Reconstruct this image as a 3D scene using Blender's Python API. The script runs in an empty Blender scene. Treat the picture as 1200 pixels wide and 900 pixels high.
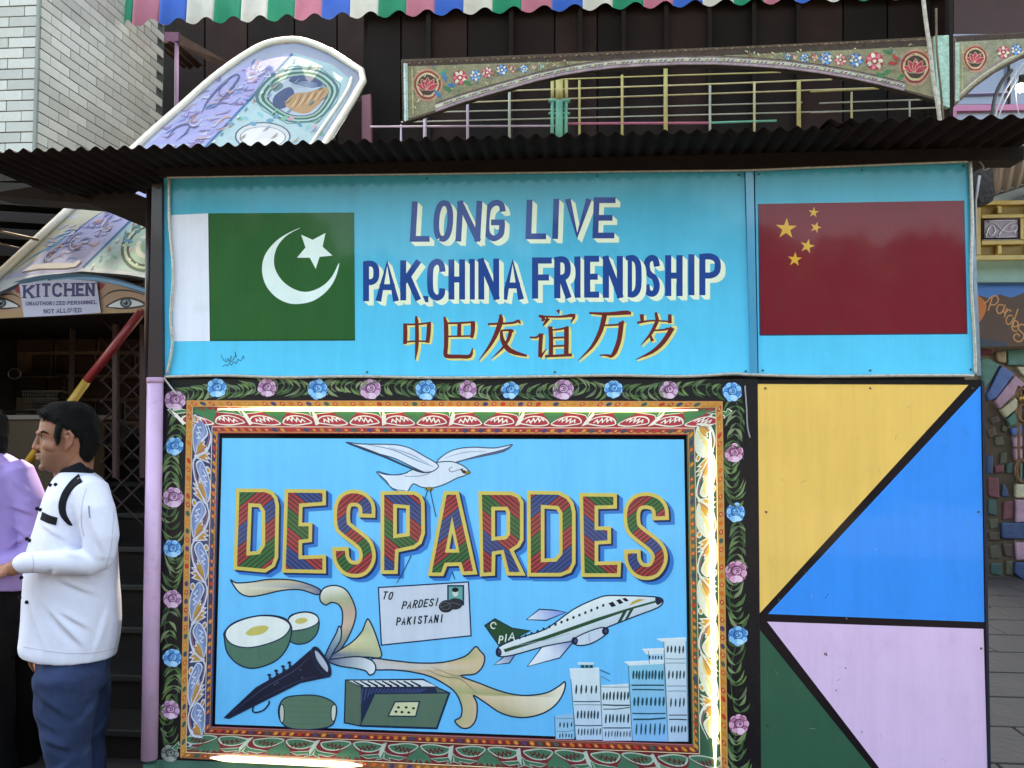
import bpy, bmesh, math, random
import numpy as np
from mathutils import Vector, Matrix, noise
from mathutils.geometry import tessellate_polygon
random.seed(7)
S = bpy.context.scene
COL = bpy.context.collection
# ------------------------------------------------------------------ camera
F = 970.0                      # focal length in pixels of a 1200 px wide picture
CP = Vector((.28, -3.2, 1.6))
YAW, PITCH, ROLL = .0831309, .04494971, .00388202
_f = Vector((-math.sin(YAW)*math.cos(PITCH), math.cos(YAW)*math.cos(PITCH), math.sin(PITCH)))
_r = Vector((math.cos(YAW), math.sin(YAW), 0)); _u = _r.cross(_f)
CR = math.cos(ROLL)*_r + math.sin(ROLL)*_u
CU = -math.sin(ROLL)*_r + math.cos(ROLL)*_u
CF = _f
cam = bpy.data.cameras.new('camera'); co = bpy.data.objects.new('camera', cam); COL.objects.link(co)
cam.sensor_width = 36; cam.lens = F/1200*36; cam.clip_start = .05; cam.clip_end = 500
M = Matrix((CR, CU, -CF)).transposed().to_4x4(); M.translation = CP; co.matrix_world = M
S.camera = co
# ------------------------------------------------------------------ light
w = bpy.data.worlds.new('World'); S.world = w; w.use_nodes = True
nt = w.node_tree; bg = nt.nodes['Background']
sky = nt.nodes.new('ShaderNodeTexSky'); sky.sky_type = 'NISHITA'; sky.sun_disc = False
SUN_EL, SUN_AZ = math.radians(63), math.radians(-14)      # azimuth from +Y (behind the kiosk) towards +X
sky.sun_elevation = SUN_EL; sky.sun_rotation = SUN_AZ
sky.air_density = 1.0; sky.dust_density = 3.0; sky.altitude = 200
nt.links.new(sky.outputs[0], bg.inputs[0]); bg.inputs[1].default_value = .15
sun = bpy.data.lights.new('sun', 'SUN'); sun.energy = 2.0; sun.angle = math.radians(.6); sun.color = (1, .95, .88)
so = bpy.data.objects.new('sun', sun); COL.objects.link(so)
sd = Vector((math.sin(SUN_AZ)*math.cos(SUN_EL), math.cos(SUN_AZ)*math.cos(SUN_EL), math.sin(SUN_EL)))
so.rotation_euler = sd.to_track_quat('Z', 'Y').to_euler(); so.location = (0, 0, 30)
S.view_settings.view_transform = 'Standard'; S.view_settings.look = 'None'
S.view_settings.exposure = 3.0; S.view_settings.gamma = 1
S.view_settings.use_white_balance = True; S.view_settings.white_balance_temperature = 9200; S.view_settings.white_balance_tint = 4
# ------------------------------------------------------------------ helpers
def lin(h):
    if isinstance(h, str):
        h = h.lstrip('#'); v = [int(h[i:i+2], 16)/255 for i in (0, 2, 4)]
    else: v = h
    return tuple(((x+.055)/1.055)**2.4 if x > .04045 else x/12.92 for x in v) + (1,)
def ray(px, py):
    return CF + (px-600)/F*CR + (450-py)/F*CU
def at(px, py, Y=0.0):
    d = ray(px, py); return CP + d*((Y-CP.y)/d.y)
def atz(px, py, Z=0.0):
    d = ray(px, py); return CP + d*((Z-CP.z)/d.z)
def atp(px, py, P, N):
    d = ray(px, py); return CP + d*((P-CP).dot(N)/d.dot(N))
def link(name, me, mat=None, parent=None):
    o = bpy.data.objects.new(name, me); COL.objects.link(o)
    if mat is not None: me.materials.append(mat)
    if parent is not None:
        o.parent = parent; o.matrix_parent_inverse = Matrix.Translation(parent.location).inverted()
    return o
def tag(o, label, cat=None, group=None, kind=None):
    if label: o['label'] = label
    if cat: o['category'] = cat
    if group: o['group'] = group
    if kind: o['kind'] = kind
    return o
def thing(name, label, cat, group=None):
    if name == 'carved_arch_panel': group = 'carved arch panels above the roof'
    o = bpy.data.objects.new(name, None); COL.objects.link(o); o.empty_display_size = .05
    return tag(o, label, cat, group)
def place(o, loc):
    """put the base of an (already parented) thing at loc without moving its parts"""
    o.location = loc
    for ch in o.children: ch.matrix_parent_inverse = Matrix.Translation(loc).inverted()
def mesh(name, V, Fc, mat=None, parent=None, smooth=False):
    me = bpy.data.meshes.new(name); me.from_pydata([tuple(v) for v in V], [], Fc); me.update()
    if smooth: me.polygons.foreach_set('use_smooth', [True]*len(me.polygons))
    return link(name, me, mat, parent)
def fixn(o):
    bm = bmesh.new(); bm.from_mesh(o.data); bmesh.ops.recalc_face_normals(bm, faces=bm.faces); bm.to_mesh(o.data); bm.free(); return o
def bevel(o, w=.004, seg=2):
    bm = bmesh.new(); bm.from_mesh(o.data)
    bmesh.ops.remove_doubles(bm, verts=bm.verts, dist=1e-5)
    bmesh.ops.recalc_face_normals(bm, faces=bm.faces)
    bmesh.ops.bevel(bm, geom=list(bm.edges), offset=w, segments=seg, profile=.5, affect='EDGES')
    bm.to_mesh(o.data); bm.free(); return o
BOXF = [(0,1,3,2),(4,6,7,5),(0,4,5,1),(2,3,7,6),(0,2,6,4),(1,5,7,3)]
def boxv(a, b):
    return [(x, y, z) for x in (a[0], b[0]) for y in (a[1], b[1]) for z in (a[2], b[2])]
def box(name, a, b, mat, parent=None, bev=0):
    o = fixn(mesh(name, boxv(a, b), BOXF, mat, parent))
    return bevel(o, bev) if bev else o
def prism(name, front, mat, parent=None, d=Vector((0, .03, 0)), bev=0):
    """solid from a planar outline (3D points) pushed along d"""
    n = len(front); V = list(front) + [p + d for p in front]
    T = tessellate_polygon([front]); Fc = [tuple(t) for t in T] + [tuple(i+n for i in reversed(t)) for t in T]
    Fc += [(i, (i+1) % n, (i+1) % n+n, i+n) for i in range(n)]
    o = fixn(mesh(name, V, Fc, mat, parent))
    return o
def px_prism(name, pts, Y, th, mat, parent=None):
    return prism(name, [at(x, y, Y) for x, y in pts], mat, parent, Vector((0, th, 0)))
def tube(name, pts, r, mat, parent=None, n=8, closed=False, caps=True):
    pts = [Vector(p) for p in pts]; V = []; Fc = []; m = len(pts)
    for i, p in enumerate(pts):
        t = (pts[min(i+1, m-1)] - pts[max(i-1, 0)]).normalized()
        if closed: t = (pts[(i+1) % m]-pts[i-1]).normalized()
        up = Vector((0, 1, 0)) if abs(t.y) < .8 else Vector((0, 0, 1))
        a = t.cross(up).normalized(); b = t.cross(a)
        rr = r[i] if isinstance(r, (list, tuple)) else r
        V += [p + rr*(math.cos(2*math.pi*k/n)*a + math.sin(2*math.pi*k/n)*b) for k in range(n)]
    for i in range(m if closed else m-1):
        j = (i+1) % m
        Fc += [(i*n+k, i*n+(k+1) % n, j*n+(k+1) % n, j*n+k) for k in range(n)]
    if caps and not closed: Fc += [tuple(range(n)), tuple((m-1)*n+k for k in reversed(range(n)))]
    return fixn(mesh(name, V, Fc, mat, parent, True))
# ---- 2D drawing tools (pixel coordinates of the sheet the paint sits on)
def ell(cx, cy, rx, ry, n=20, rot=0, a0=0, a1=2*math.pi):
    c, s = math.cos(rot), math.sin(rot); full = abs(a1-a0-2*math.pi) < 1e-6
    return [(cx+c*rx*math.cos(t)-s*ry*math.sin(t), cy+s*rx*math.cos(t)+c*ry*math.sin(t))
            for t in (a0+(a1-a0)*k/(n if full else n-1) for k in range(n))]
def cr(P, k=5, closed=False):
    n = len(P); out = []
    for i in range(n if closed else n-1):
        g = (lambda j: P[j % n]) if closed else (lambda j: P[min(max(j, 0), n-1)])
        p0, p1, p2, p3 = g(i-1), g(i), g(i+1), g(i+2)
        for q in range(k):
            t = q/k
            out.append(tuple(.5*(2*p1[a]+(p2[a]-p0[a])*t+(2*p0[a]-5*p1[a]+4*p2[a]-p3[a])*t*t+(3*p1[a]-p0[a]-3*p2[a]+p3[a])*t**3) for a in (0, 1)))
    if not closed: out.append(tuple(P[-1]))
    return out
def area(P): return .5*sum(P[i-1][0]*P[i][1]-P[i][0]*P[i-1][1] for i in range(len(P)))
def offset(P, d):
    """grow (d>0) or shrink a closed outline"""
    s = 1 if area(P) > 0 else -1; n = len(P); out = []
    for i in range(n):
        a, b, c = P[i-1], P[i], P[(i+1) % n]
        e1 = (b[0]-a[0], b[1]-a[1]); e2 = (c[0]-b[0], c[1]-b[1])
        l1 = math.hypot(*e1) or 1e-6; l2 = math.hypot(*e2) or 1e-6
        n1 = (s*e1[1]/l1, -s*e1[0]/l1); n2 = (s*e2[1]/l2, -s*e2[0]/l2)
        m = (n1[0]+n2[0], n1[1]+n2[1]); q = m[0]**2+m[1]**2
        k = min(2/(q or 1e-6), 2.2) if q > 1e-6 else 1
        out.append((b[0]+m[0]*k*d, b[1]+m[1]*k*d))
    return out
def rib(P, w0, sm=0, ext=0):
    """ribbon outline along a polyline; w0 = width or list of widths"""
    if sm:
        if isinstance(w0, (list, tuple)):
            Q = cr([(i, w0[i]) for i in range(len(w0))], sm); W = [max(q[1], .02) for q in Q]
        P = cr(P, sm)
        if not isinstance(w0, (list, tuple)): W = [w0]*len(P)
    else: W = list(w0) if isinstance(w0, (list, tuple)) else [w0]*len(P)
    P = [list(p) for p in P]
    if ext:
        for a, b in ((0, 1), (-1, -2)):
            dx, dy = P[a][0]-P[b][0], P[a][1]-P[b][1]; l = math.hypot(dx, dy) or 1
            P[a] = [P[a][0]+dx/l*ext, P[a][1]+dy/l*ext]
    L, R = [], []; n = len(P)
    for i in range(n):
        a = P[max(i-1, 0)]; b = P[i]; c = P[min(i+1, n-1)]
        def nn(p, q):
            dx, dy = q[0]-p[0], q[1]-p[1]; l = math.hypot(dx, dy)
            return (dy/l, -dx/l) if l > 1e-6 else None
        n1, n2 = nn(a, b), nn(b, c); n1 = n1 or n2 or (0, 1); n2 = n2 or n1
        m = (n1[0]+n2[0], n1[1]+n2[1]); q = m[0]**2+m[1]**2; k = min(2/(q or 1), 2.0)*W[i]/2
        L.append((b[0]+m[0]*k, b[1]+m[1]*k)); R.append((b[0]-m[0]*k, b[1]-m[1]*k))
    return L + R[::-1]
def sh(P, dx, dy): return [(x+dx, y+dy) for x, y in P]
def star(cx, cy, r, rot=0, q=.40, n=5):
    return [(cx+(r if k % 2 == 0 else r*q)*math.sin(rot+math.pi*k/n), cy-(r if k % 2 == 0 else r*q)*math.cos(rot+math.pi*k/n)) for k in range(2*n)]
def rect(x0, y0, x1, y1): return [(x0, y0), (x1, y0), (x1, y1), (x0, y1)]
def lerpc(a, b, t):
    a = lin(a) if isinstance(a, str) else a; b = lin(b) if isinstance(b, str) else b
    return tuple(a[i]*(1-t)+b[i]*t for i in range(4))
EPS = 2.5e-5
def paint(name, items, parent, mat, L=0, Y=0.0, proj=None, uv=None):
    """coat(s) of paint on a sheet: items = (outline or [outline, hole..], colour or function(x,y)->colour)"""
    V, Fc, C, UV = [], [], [], []
    for i, it in enumerate(items):
        pts, colr = it[0], it[1]
        if isinstance(pts, dict):                       # closed brush line: a strip of quads
            Lf, Rt = pts['strip']; lift = .0004 + L*.0005 + i*EPS; b = len(V); n = len(Lf); cc = lin(colr)
            V += [proj(x, y, lift) if proj else at(x, y, Y-lift) for x, y in Lf+Rt]
            for k in range(n):
                k2 = (k+1) % n; Fc.append((b+k, b+k2, b+n+k2, b+n+k)); C += [cc]*4; UV += [(0, 0)]*4
            continue
        loops = pts if isinstance(pts[0], list) else [pts]
        lift = .0004 + L*.0005 + i*EPS
        flat = [p for l in loops for p in l]
        T = tessellate_polygon([[Vector((x, y, 0)) for x, y in l] for l in loops])
        b = len(V)
        V += [proj(x, y, lift) if proj else at(x, y, Y-lift) for x, y in flat]
        cc = [colr(x, y) if callable(colr) else (lin(colr) if isinstance(colr, str) else colr) for x, y in flat]
        for t in T:
            Fc.append(tuple(b+k for k in t)); C += [cc[k] for k in t]; UV += [flat[k] for k in t]
    me = bpy.data.meshes.new(name); me.from_pydata([tuple(v) for v in V], [], Fc)
    ca = me.color_attributes.new('Col', 'FLOAT_COLOR', 'CORNER')
    # tessellate keeps corner order, from_pydata too
    ca.data.foreach_set('color', [x for c in C for x in c])
    if uv:
        ul = me.uv_layers.new(name='UVMap'); ul.data.foreach_set('uv', [x for u in UV for x in uv(*u)])
    me.update()
    o = link(name, me, mat, parent); return o
# ------------------------------------------------------------------ materials
def mat(name, col=None, rough=.6, metal=0, attr=False, var=.08, scale=6, bump=0, bscale=60, coat=0, spec=.5, dirt=None, dirtamt=.0, emis=None, estr=0, stretch=None, gain=1, streak=0):
    m = bpy.data.materials.new(name); m.use_nodes = True; N = m.node_tree.nodes; Lk = m.node_tree.links.new
    b = N['Principled BSDF']; b.inputs['Roughness'].default_value = rough; b.inputs['Metallic'].default_value = metal
    b.inputs['Specular IOR Level'].default_value = spec
    if coat: b.inputs['Coat Weight'].default_value = coat; b.inputs['Coat Roughness'].default_value = .06
    tc = N.new('ShaderNodeTexCoord'); mp = N.new('ShaderNodeMapping'); Lk(tc.outputs['Object'], mp.inputs[0])
    if stretch: mp.inputs['Scale'].default_value = stretch
    if attr:
        a = N.new('ShaderNodeAttribute'); a.attribute_name = 'Col'; src = a.outputs['Color']
    else:
        a = N.new('ShaderNodeRGB'); a.outputs[0].default_value = lin(col) if isinstance(col, str) else col; src = a.outputs[0]
    n1 = N.new('ShaderNodeTexNoise'); n1.inputs['Scale'].default_value = scale; n1.inputs['Detail'].default_value = 7; n1.inputs['Roughness'].default_value = .65
    Lk(mp.outputs[0], n1.inputs[0])
    mr = N.new('ShaderNodeMapRange'); mr.inputs[1].default_value = .3; mr.inputs[2].default_value = .7; mr.inputs[3].default_value = (1-var)*gain; mr.inputs[4].default_value = (1+var)*gain
    Lk(n1.outputs[0], mr.inputs[0])
    mu = N.new('ShaderNodeMix'); mu.data_type = 'RGBA'; mu.blend_type = 'MULTIPLY'; mu.inputs[0].default_value = 1
    Lk(src, mu.inputs[6]); Lk(mr.outputs[0], mu.inputs[7]); out = mu.outputs[2]
    if streak:
        m5 = N.new('ShaderNodeMapping'); m5.inputs['Scale'].default_value = (9, 9, .7); Lk(tc.outputs['Object'], m5.inputs[0])
        n5 = N.new('ShaderNodeTexNoise'); n5.inputs['Scale'].default_value = 2.2; n5.inputs['Detail'].default_value = 8; n5.inputs['Roughness'].default_value = .7; Lk(m5.outputs[0], n5.inputs[0])
        r5 = N.new('ShaderNodeMapRange'); r5.inputs[1].default_value = .35; r5.inputs[2].default_value = .75; r5.inputs[3].default_value = 1+streak*.4; r5.inputs[4].default_value = 1-streak; Lk(n5.outputs[0], r5.inputs[0])
        m6 = N.new('ShaderNodeMix'); m6.data_type = 'RGBA'; m6.blend_type = 'MULTIPLY'; m6.inputs[0].default_value = 1; Lk(out, m6.inputs[6]); Lk(r5.outputs[0], m6.inputs[7]); out = m6.outputs[2]
    if dirt:
        n2 = N.new('ShaderNodeTexNoise'); n2.inputs['Scale'].default_value = scale*2.3; n2.inputs['Detail'].default_value = 9; n2.inputs['Roughness'].default_value = .75
        Lk(mp.outputs[0], n2.inputs[0])
        r2 = N.new('ShaderNodeMapRange'); r2.inputs[1].default_value = .55; r2.inputs[2].default_value = .75; r2.inputs[3].default_value = 0; r2.inputs[4].default_value = dirtamt
        Lk(n2.outputs[0], r2.inputs[0])
        m2 = N.new('ShaderNodeMix'); m2.data_type = 'RGBA'; Lk(r2.outputs[0], m2.inputs[0]); Lk(out, m2.inputs[6]); m2.inputs[7].default_value = lin(dirt); out = m2.outputs[2]
    Lk(out, b.inputs['Base Color'])
    if bump:
        n3 = N.new('ShaderNodeTexNoise'); n3.inputs['Scale'].default_value = bscale; n3.inputs['Detail'].default_value = 5; Lk(mp.outputs[0], n3.inputs[0])
        bp = N.new('ShaderNodeBump'); bp.inputs['Strength'].default_value = bump; bp.inputs['Distance'].default_value = .01
        Lk(n3.outputs[0], bp.inputs['Height']); Lk(bp.outputs[0], b.inputs['Normal'])
        if coat: Lk(bp.outputs[0], b.inputs['Coat Normal'])
    if emis: b.inputs['Emission Color'].default_value = lin(emis); b.inputs['Emission Strength'].default_value = estr
    return m
PAINT = mat('enamel_paint', attr=True, rough=.5, var=.05, scale=3, coat=.36, spec=.15, bump=.03, bscale=5, dirt='#4a4038', dirtamt=.14, streak=.09)
PAINT2 = mat('hand_painted_relief', attr=True, rough=.5, var=.10, scale=14, coat=.2, spec=.3, bump=.1, bscale=90, dirt='#5a4a38', dirtamt=.25)
MATTE = mat('weathered_painted_sheet', attr=True, rough=.5, var=.08, scale=5, bump=.05, bscale=30, dirt='#8a8070', dirtamt=.3)
CANP = mat('sun_faded_painted_sheet', attr=True, rough=.7, var=.10, scale=6, bump=.08, bscale=25, dirt='#6a6658', dirtamt=.35, gain=.6, spec=.15)
CARV = mat('worn_carved_paint', attr=True, rough=.65, var=.28, scale=26, bump=.7, bscale=110, dirt='#5a3c28', dirtamt=.75, gain=.85, spec=.25)
DULL = mat('flat_old_paint', attr=True, rough=.7, var=.2, scale=20, bump=.25, bscale=60, dirt='#3a2c20', dirtamt=.45)
BLACK = mat('dark_rusty_iron', '#17100d', rough=.8, var=.3, scale=9, bump=.2, bscale=40, dirt='#1e120c', dirtamt=.6, spec=.25)
DKWOOD = mat('sooty_timber', '#1d1510', rough=.85, var=.35, scale=5, bump=.3, bscale=30, stretch=(1, 1, 8))
MAROON = mat('maroon_paint', '#2a1517', rough=.6, var=.2, scale=4, bump=.1)
CLOTHW = mat('white_cotton', '#d4d6e6', rough=.85, var=.03, scale=30, bump=.15, bscale=500, spec=.2)
CLOTHB = mat('black_trim_cloth', '#14141a', rough=.9, var=.1, bump=.1, bscale=300, spec=.2)
JEANS = mat('blue_denim', '#2a3857', rough=.9, var=.3, scale=5, bump=.3, bscale=400, spec=.2, dirt='#3f4d6e', dirtamt=.45)
LILAC = mat('lilac_cotton', '#9d88c4', rough=.85, var=.05, scale=12, bump=.1, bscale=400, spec=.2)
SKIN = mat('skin', '#8a5a44', rough=.5, var=.07, scale=25, bump=.05, bscale=300)
HAIR = mat('black_hair', '#060506', rough=.7, var=.4, scale=60, bump=1, bscale=260, stretch=(1, 1, .3), spec=.2)
# ------------------------------------------------------------------ setting: ground
PAVE = mat('grey_paving_stone', '#352f31', rough=.75, var=.25, scale=3, bump=.4, bscale=25, dirt='#4b4042', dirtamt=.6)
g = mesh('ground', [(-120, -120, 0), (120, -120, 0), (120, 120, 0), (-120, 120, 0)], [(0, 1, 2, 3)], mat('dusty_ground', '#6f675f', rough=.9, var=.2, scale=.6)); tag(g, None, kind='structure')
pv = mesh('pavement', boxv((-6, -7, .004), (6, 5.62, .03)), BOXF, mat('dark_joint', '#2b2628', rough=.9)); fixn(pv); tag(pv, None, kind='structure')
slab = None
for j in range(13):                                   # slabs of the walk on the right of the kiosk
    for i in range(5):
        x0 = 1.86+i*.62+(.31 if j % 2 else 0)-.3; y0 = -.6+j*.48
        if slab is None:
            slab = box('paving_slab', (0, 0, 0), (.605, .465, .02), PAVE, None, .006); s = slab
        else:
            s = slab.copy(); COL.objects.link(s)
        s.parent = pv; s.location = (x0, y0, .026+random.uniform(0, .004))
# ------------------------------------------------------------------ signboard: long live friendship
TEAL = '#3fb3da'; TEALD = '#1f7fa6'
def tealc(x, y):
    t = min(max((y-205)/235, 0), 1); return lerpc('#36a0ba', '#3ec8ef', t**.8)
sb = thing('friendship_signboard', 'wide sky blue signboard lettered LONG LIVE PAK.CHINA FRIENDSHIP beside a painted green flag', 'signboard')
place(sb, at(532, 441, 0))
SHEET = mat('blue_sheet_edge', '#2d8fb4', rough=.3, var=.1, scale=4, coat=.6)
LB = [(192, 208), (430, 204.5), (872, 199), (880, 440), (192, 441)]
px_prism('sheet', LB, 0, .03, SHEET, sb)
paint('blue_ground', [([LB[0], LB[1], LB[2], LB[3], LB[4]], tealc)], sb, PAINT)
paint('flag_stripe', [([(200, 252), (244, 250), (246, 399.5), (203, 400)], '#dfe3ef')], sb, PAINT, 1)
paint('flag_field', [([(244, 250), (415, 249), (416, 399), (246, 399.5)], '#1f5a2a'),
    (rib([(244.5, 250), (246.5, 399)], 1.2), '#123f1c'), (rib([(246, 398.8), (416, 398.2)], 1.6), '#123f1c')], sb, PAINT, 2)
# crescent and star
oc = ell(352, 311, 44.5, 44.5, 48); out = []
A0, A1 = math.radians(-98), math.radians(-4)
o_arc = ell(351.5, 310.5, 44.5, 45, 40, 0, math.radians(-80)+2*math.pi, math.radians(0))       # left side, top to lower right
i_arc = ell(358.5, 304, 37, 38, 36, 0, math.radians(18), math.radians(-98)+2*math.pi)
cres = cr([(352, 267), (338, 273), (323, 283), (311, 298), (307, 315), (311, 333), (322, 347), (337, 355), (352, 356), (368, 352), (383, 341), (393, 326), (397.5, 308),
     (389, 324), (378, 335), (363, 341.5), (349, 340.5), (334, 332), (324, 319), (321, 305), (325, 289), (336, 276)], 5, True)
paint('crescent', [(cres, '#dceee8')], sb, PAINT, 3)
paint('star', [([(352.8, 275), (366.3, 281), (381.5, 273), (378, 289), (389.5, 299.5), (374.5, 301), (370, 315), (363, 302), (348, 302), (358, 290)], '#dceee8')], sb, PAINT, 3)
# ---- stroke lettering
G = {  # strokes in a unit box, 'c' = curved
 'L': [[(0, 0), (0, 1), (1, 1)]], 'I': [[(.5, 0), (.5, 1)]], 'T': [[(0, 0), (1, 0)], [(.5, 0), (.5, 1)]],
 'N': [[(0, 0), (0, 1)], [(0, 0), (1, 1)], [(1, 1), (1, 0)]], 'V': [[(0, 0), (.5, 1), (1, 0)]], 'E': [[(1, 0), (0, 0), (0, 1), (1, 1)], [(0, .5), (.85, .5)]],
 'F': [[(1, 0), (0, 0), (0, 1)], [(0, .48), (.8, .48)]], 'H': [[(0, 0), (0, 1)], [(1, 0), (1, 1)], [(0, .5), (1, .5)]],
 'A': [[(0, 1), (.5, 0), (1, 1)], [(.2, .68), (.8, .68)]], 'K': [[(0, 0), (0, 1)], [(1, 0), (0, .58)], [(.35, .4), (1, 1)]],
 'O': [('c', [(.5+.5*math.copysign(abs(math.cos(t))**.8, math.cos(t)), .5+.5*math.copysign(abs(math.sin(t))**.9, math.sin(t))) for t in [1.9+k*math.pi/8 for k in range(17)]])],
 'C': [('c', [(1, .28), (.9, .07), (.5, 0), (.08, .15), (0, .5), (.08, .85), (.5, 1), (.9, .93), (1, .74)])],
 'G': [('c', [(1, .25), (.88, .06), (.5, 0), (.08, .15), (0, .5), (.08, .85), (.5, 1), (.92, .9), (1, .75), (1, .55)]), [(1, .55), (.45, .55)]],
 'D': [('c', [(0, 0), (.5, .0), (.92, .15), (1, .5), (.92, .85), (.5, 1), (0, 1)]), [(0, 0), (0, 1)]],
 'P': [[(0, 0), (0, 1)], ('c', [(0, 0), (.6, 0), (1, .12), (1, .4), (.6, .52), (0, .52)])],
 'R': [[(0, 0), (0, 1)], ('c', [(0, 0), (.6, 0), (.95, .12), (.95, .38), (.6, .5), (0, .5)]), [(.4, .5), (1, 1)]],
 'S': [('c', [(1, .24), (.85, .05), (.5, 0), (.12, .08), (.03, .26), (.25, .44), (.75, .56), (.98, .75), (.85, .94), (.5, 1), (.12, .94), (0, .74)])],
 'U': [('c', [(0, 0), (0, .65), (.12, .94), (.5, 1), (.88, .94), (1, .65), (1, 0)])],
 'Z': [[(0, 0), (1, 0), (0, 1), (1, 1)]], 'W': [[(0, 0), (.25, 1), (.5, .2), (.75, 1), (1, 0)]], '.': [[(0, .9), (0, 1)]], 'Q': []}
def glyph(chn, x0, y0, x1, y1, wd, slant=0, ext=True, dy=0):
    """outlines of the brush strokes of one letter"""
    out = []
    for st in G[chn]:
        c = st[0] == 'c'; P = st[1] if c else st
        h = wd/2
        Q = [(x0+h+(x1-x0-wd)*x+slant*(.5-y)*(y1-y0)+0*y, y0+(h if (c or y in (0, 1)) and False else 0)+(y1-y0)*y+dy*x) for x, y in P]
        if c or chn in 'LEFTZGHAKNVIDPRUSCO': # keep horizontal limbs inside the box
            Q = [(x, y0+dy*0+h*.9+(y-y0)*(y1-y0-wd*.9)/(y1-y0)) if True else 0 for x, y in Q]
        e = 0 if c and chn in 'OD' else (h*.9 if not c else 0)
        out.append(rib(Q, wd, 4 if c else 0, e))
    return out
def lettering(word, boxes, wd, top, under, du, parent, m, L, name='letter', slant=0, proj=None, Y=0):
    for chn, bx in zip(word, boxes):
        it = []
        s = glyph(chn, *bx, wd, slant)
        if under:
            for q in range(1, 5): it += [(sh(p, du[0]*q/4, du[1]*q/4), under) for p in s]
        it += [(p, top) for p in s]
        paint(name, it, parent, m, L, Y, proj)
NAVY = '#173f8f'; CREAM = '#e3ecd0'
lettering('LONG', [(481.5, 236, 505, 283), (508, 235, 531, 283), (535, 235.5, 564, 283), (567, 234.5, 592, 282.5)], 6.8, '#244488', CREAM, (5.5, 5), sb, PAINT, 1, slant=.05)
lettering('LIVE', [(616.5, 234, 641, 280), (646, 233, 656.5, 280), (662, 233, 692, 279.5), (695, 231.5, 721, 279)], 6.8, '#244488', CREAM, (5.5, 5), sb, PAINT, 1, slant=.03)
lettering('PAK.CHINA', [(425.5, 306, 444, 353), (440.5, 305, 467, 353), (469, 305, 492.5, 352), (495, 341, 503, 351), (500.5, 303.5, 522, 352), (525.5, 304, 545, 351), (549, 303.5, 557, 351), (560.5, 303, 585, 351), (588, 303, 613.5, 351)], 7.0, '#0a4088', CREAM, (5.5, 5), sb, PAINT, 1)
lettering('FRIENDSHIP', [(623.5, 302, 647, 350), (649.5, 301, 669, 349.5), (673, 300.5, 680.5, 349), (684.5, 300, 702.5, 348.5), (706.5, 300, 730, 349), (733.5, 299.5, 752, 348), (754, 299, 773.5, 347.5), (779.5, 299, 800, 347), (806.5, 298, 814, 346), (819.5, 297.5, 844, 346)], 7.2, '#0a4088', CREAM, (5.5, 5), sb, PAINT, 1)
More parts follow.
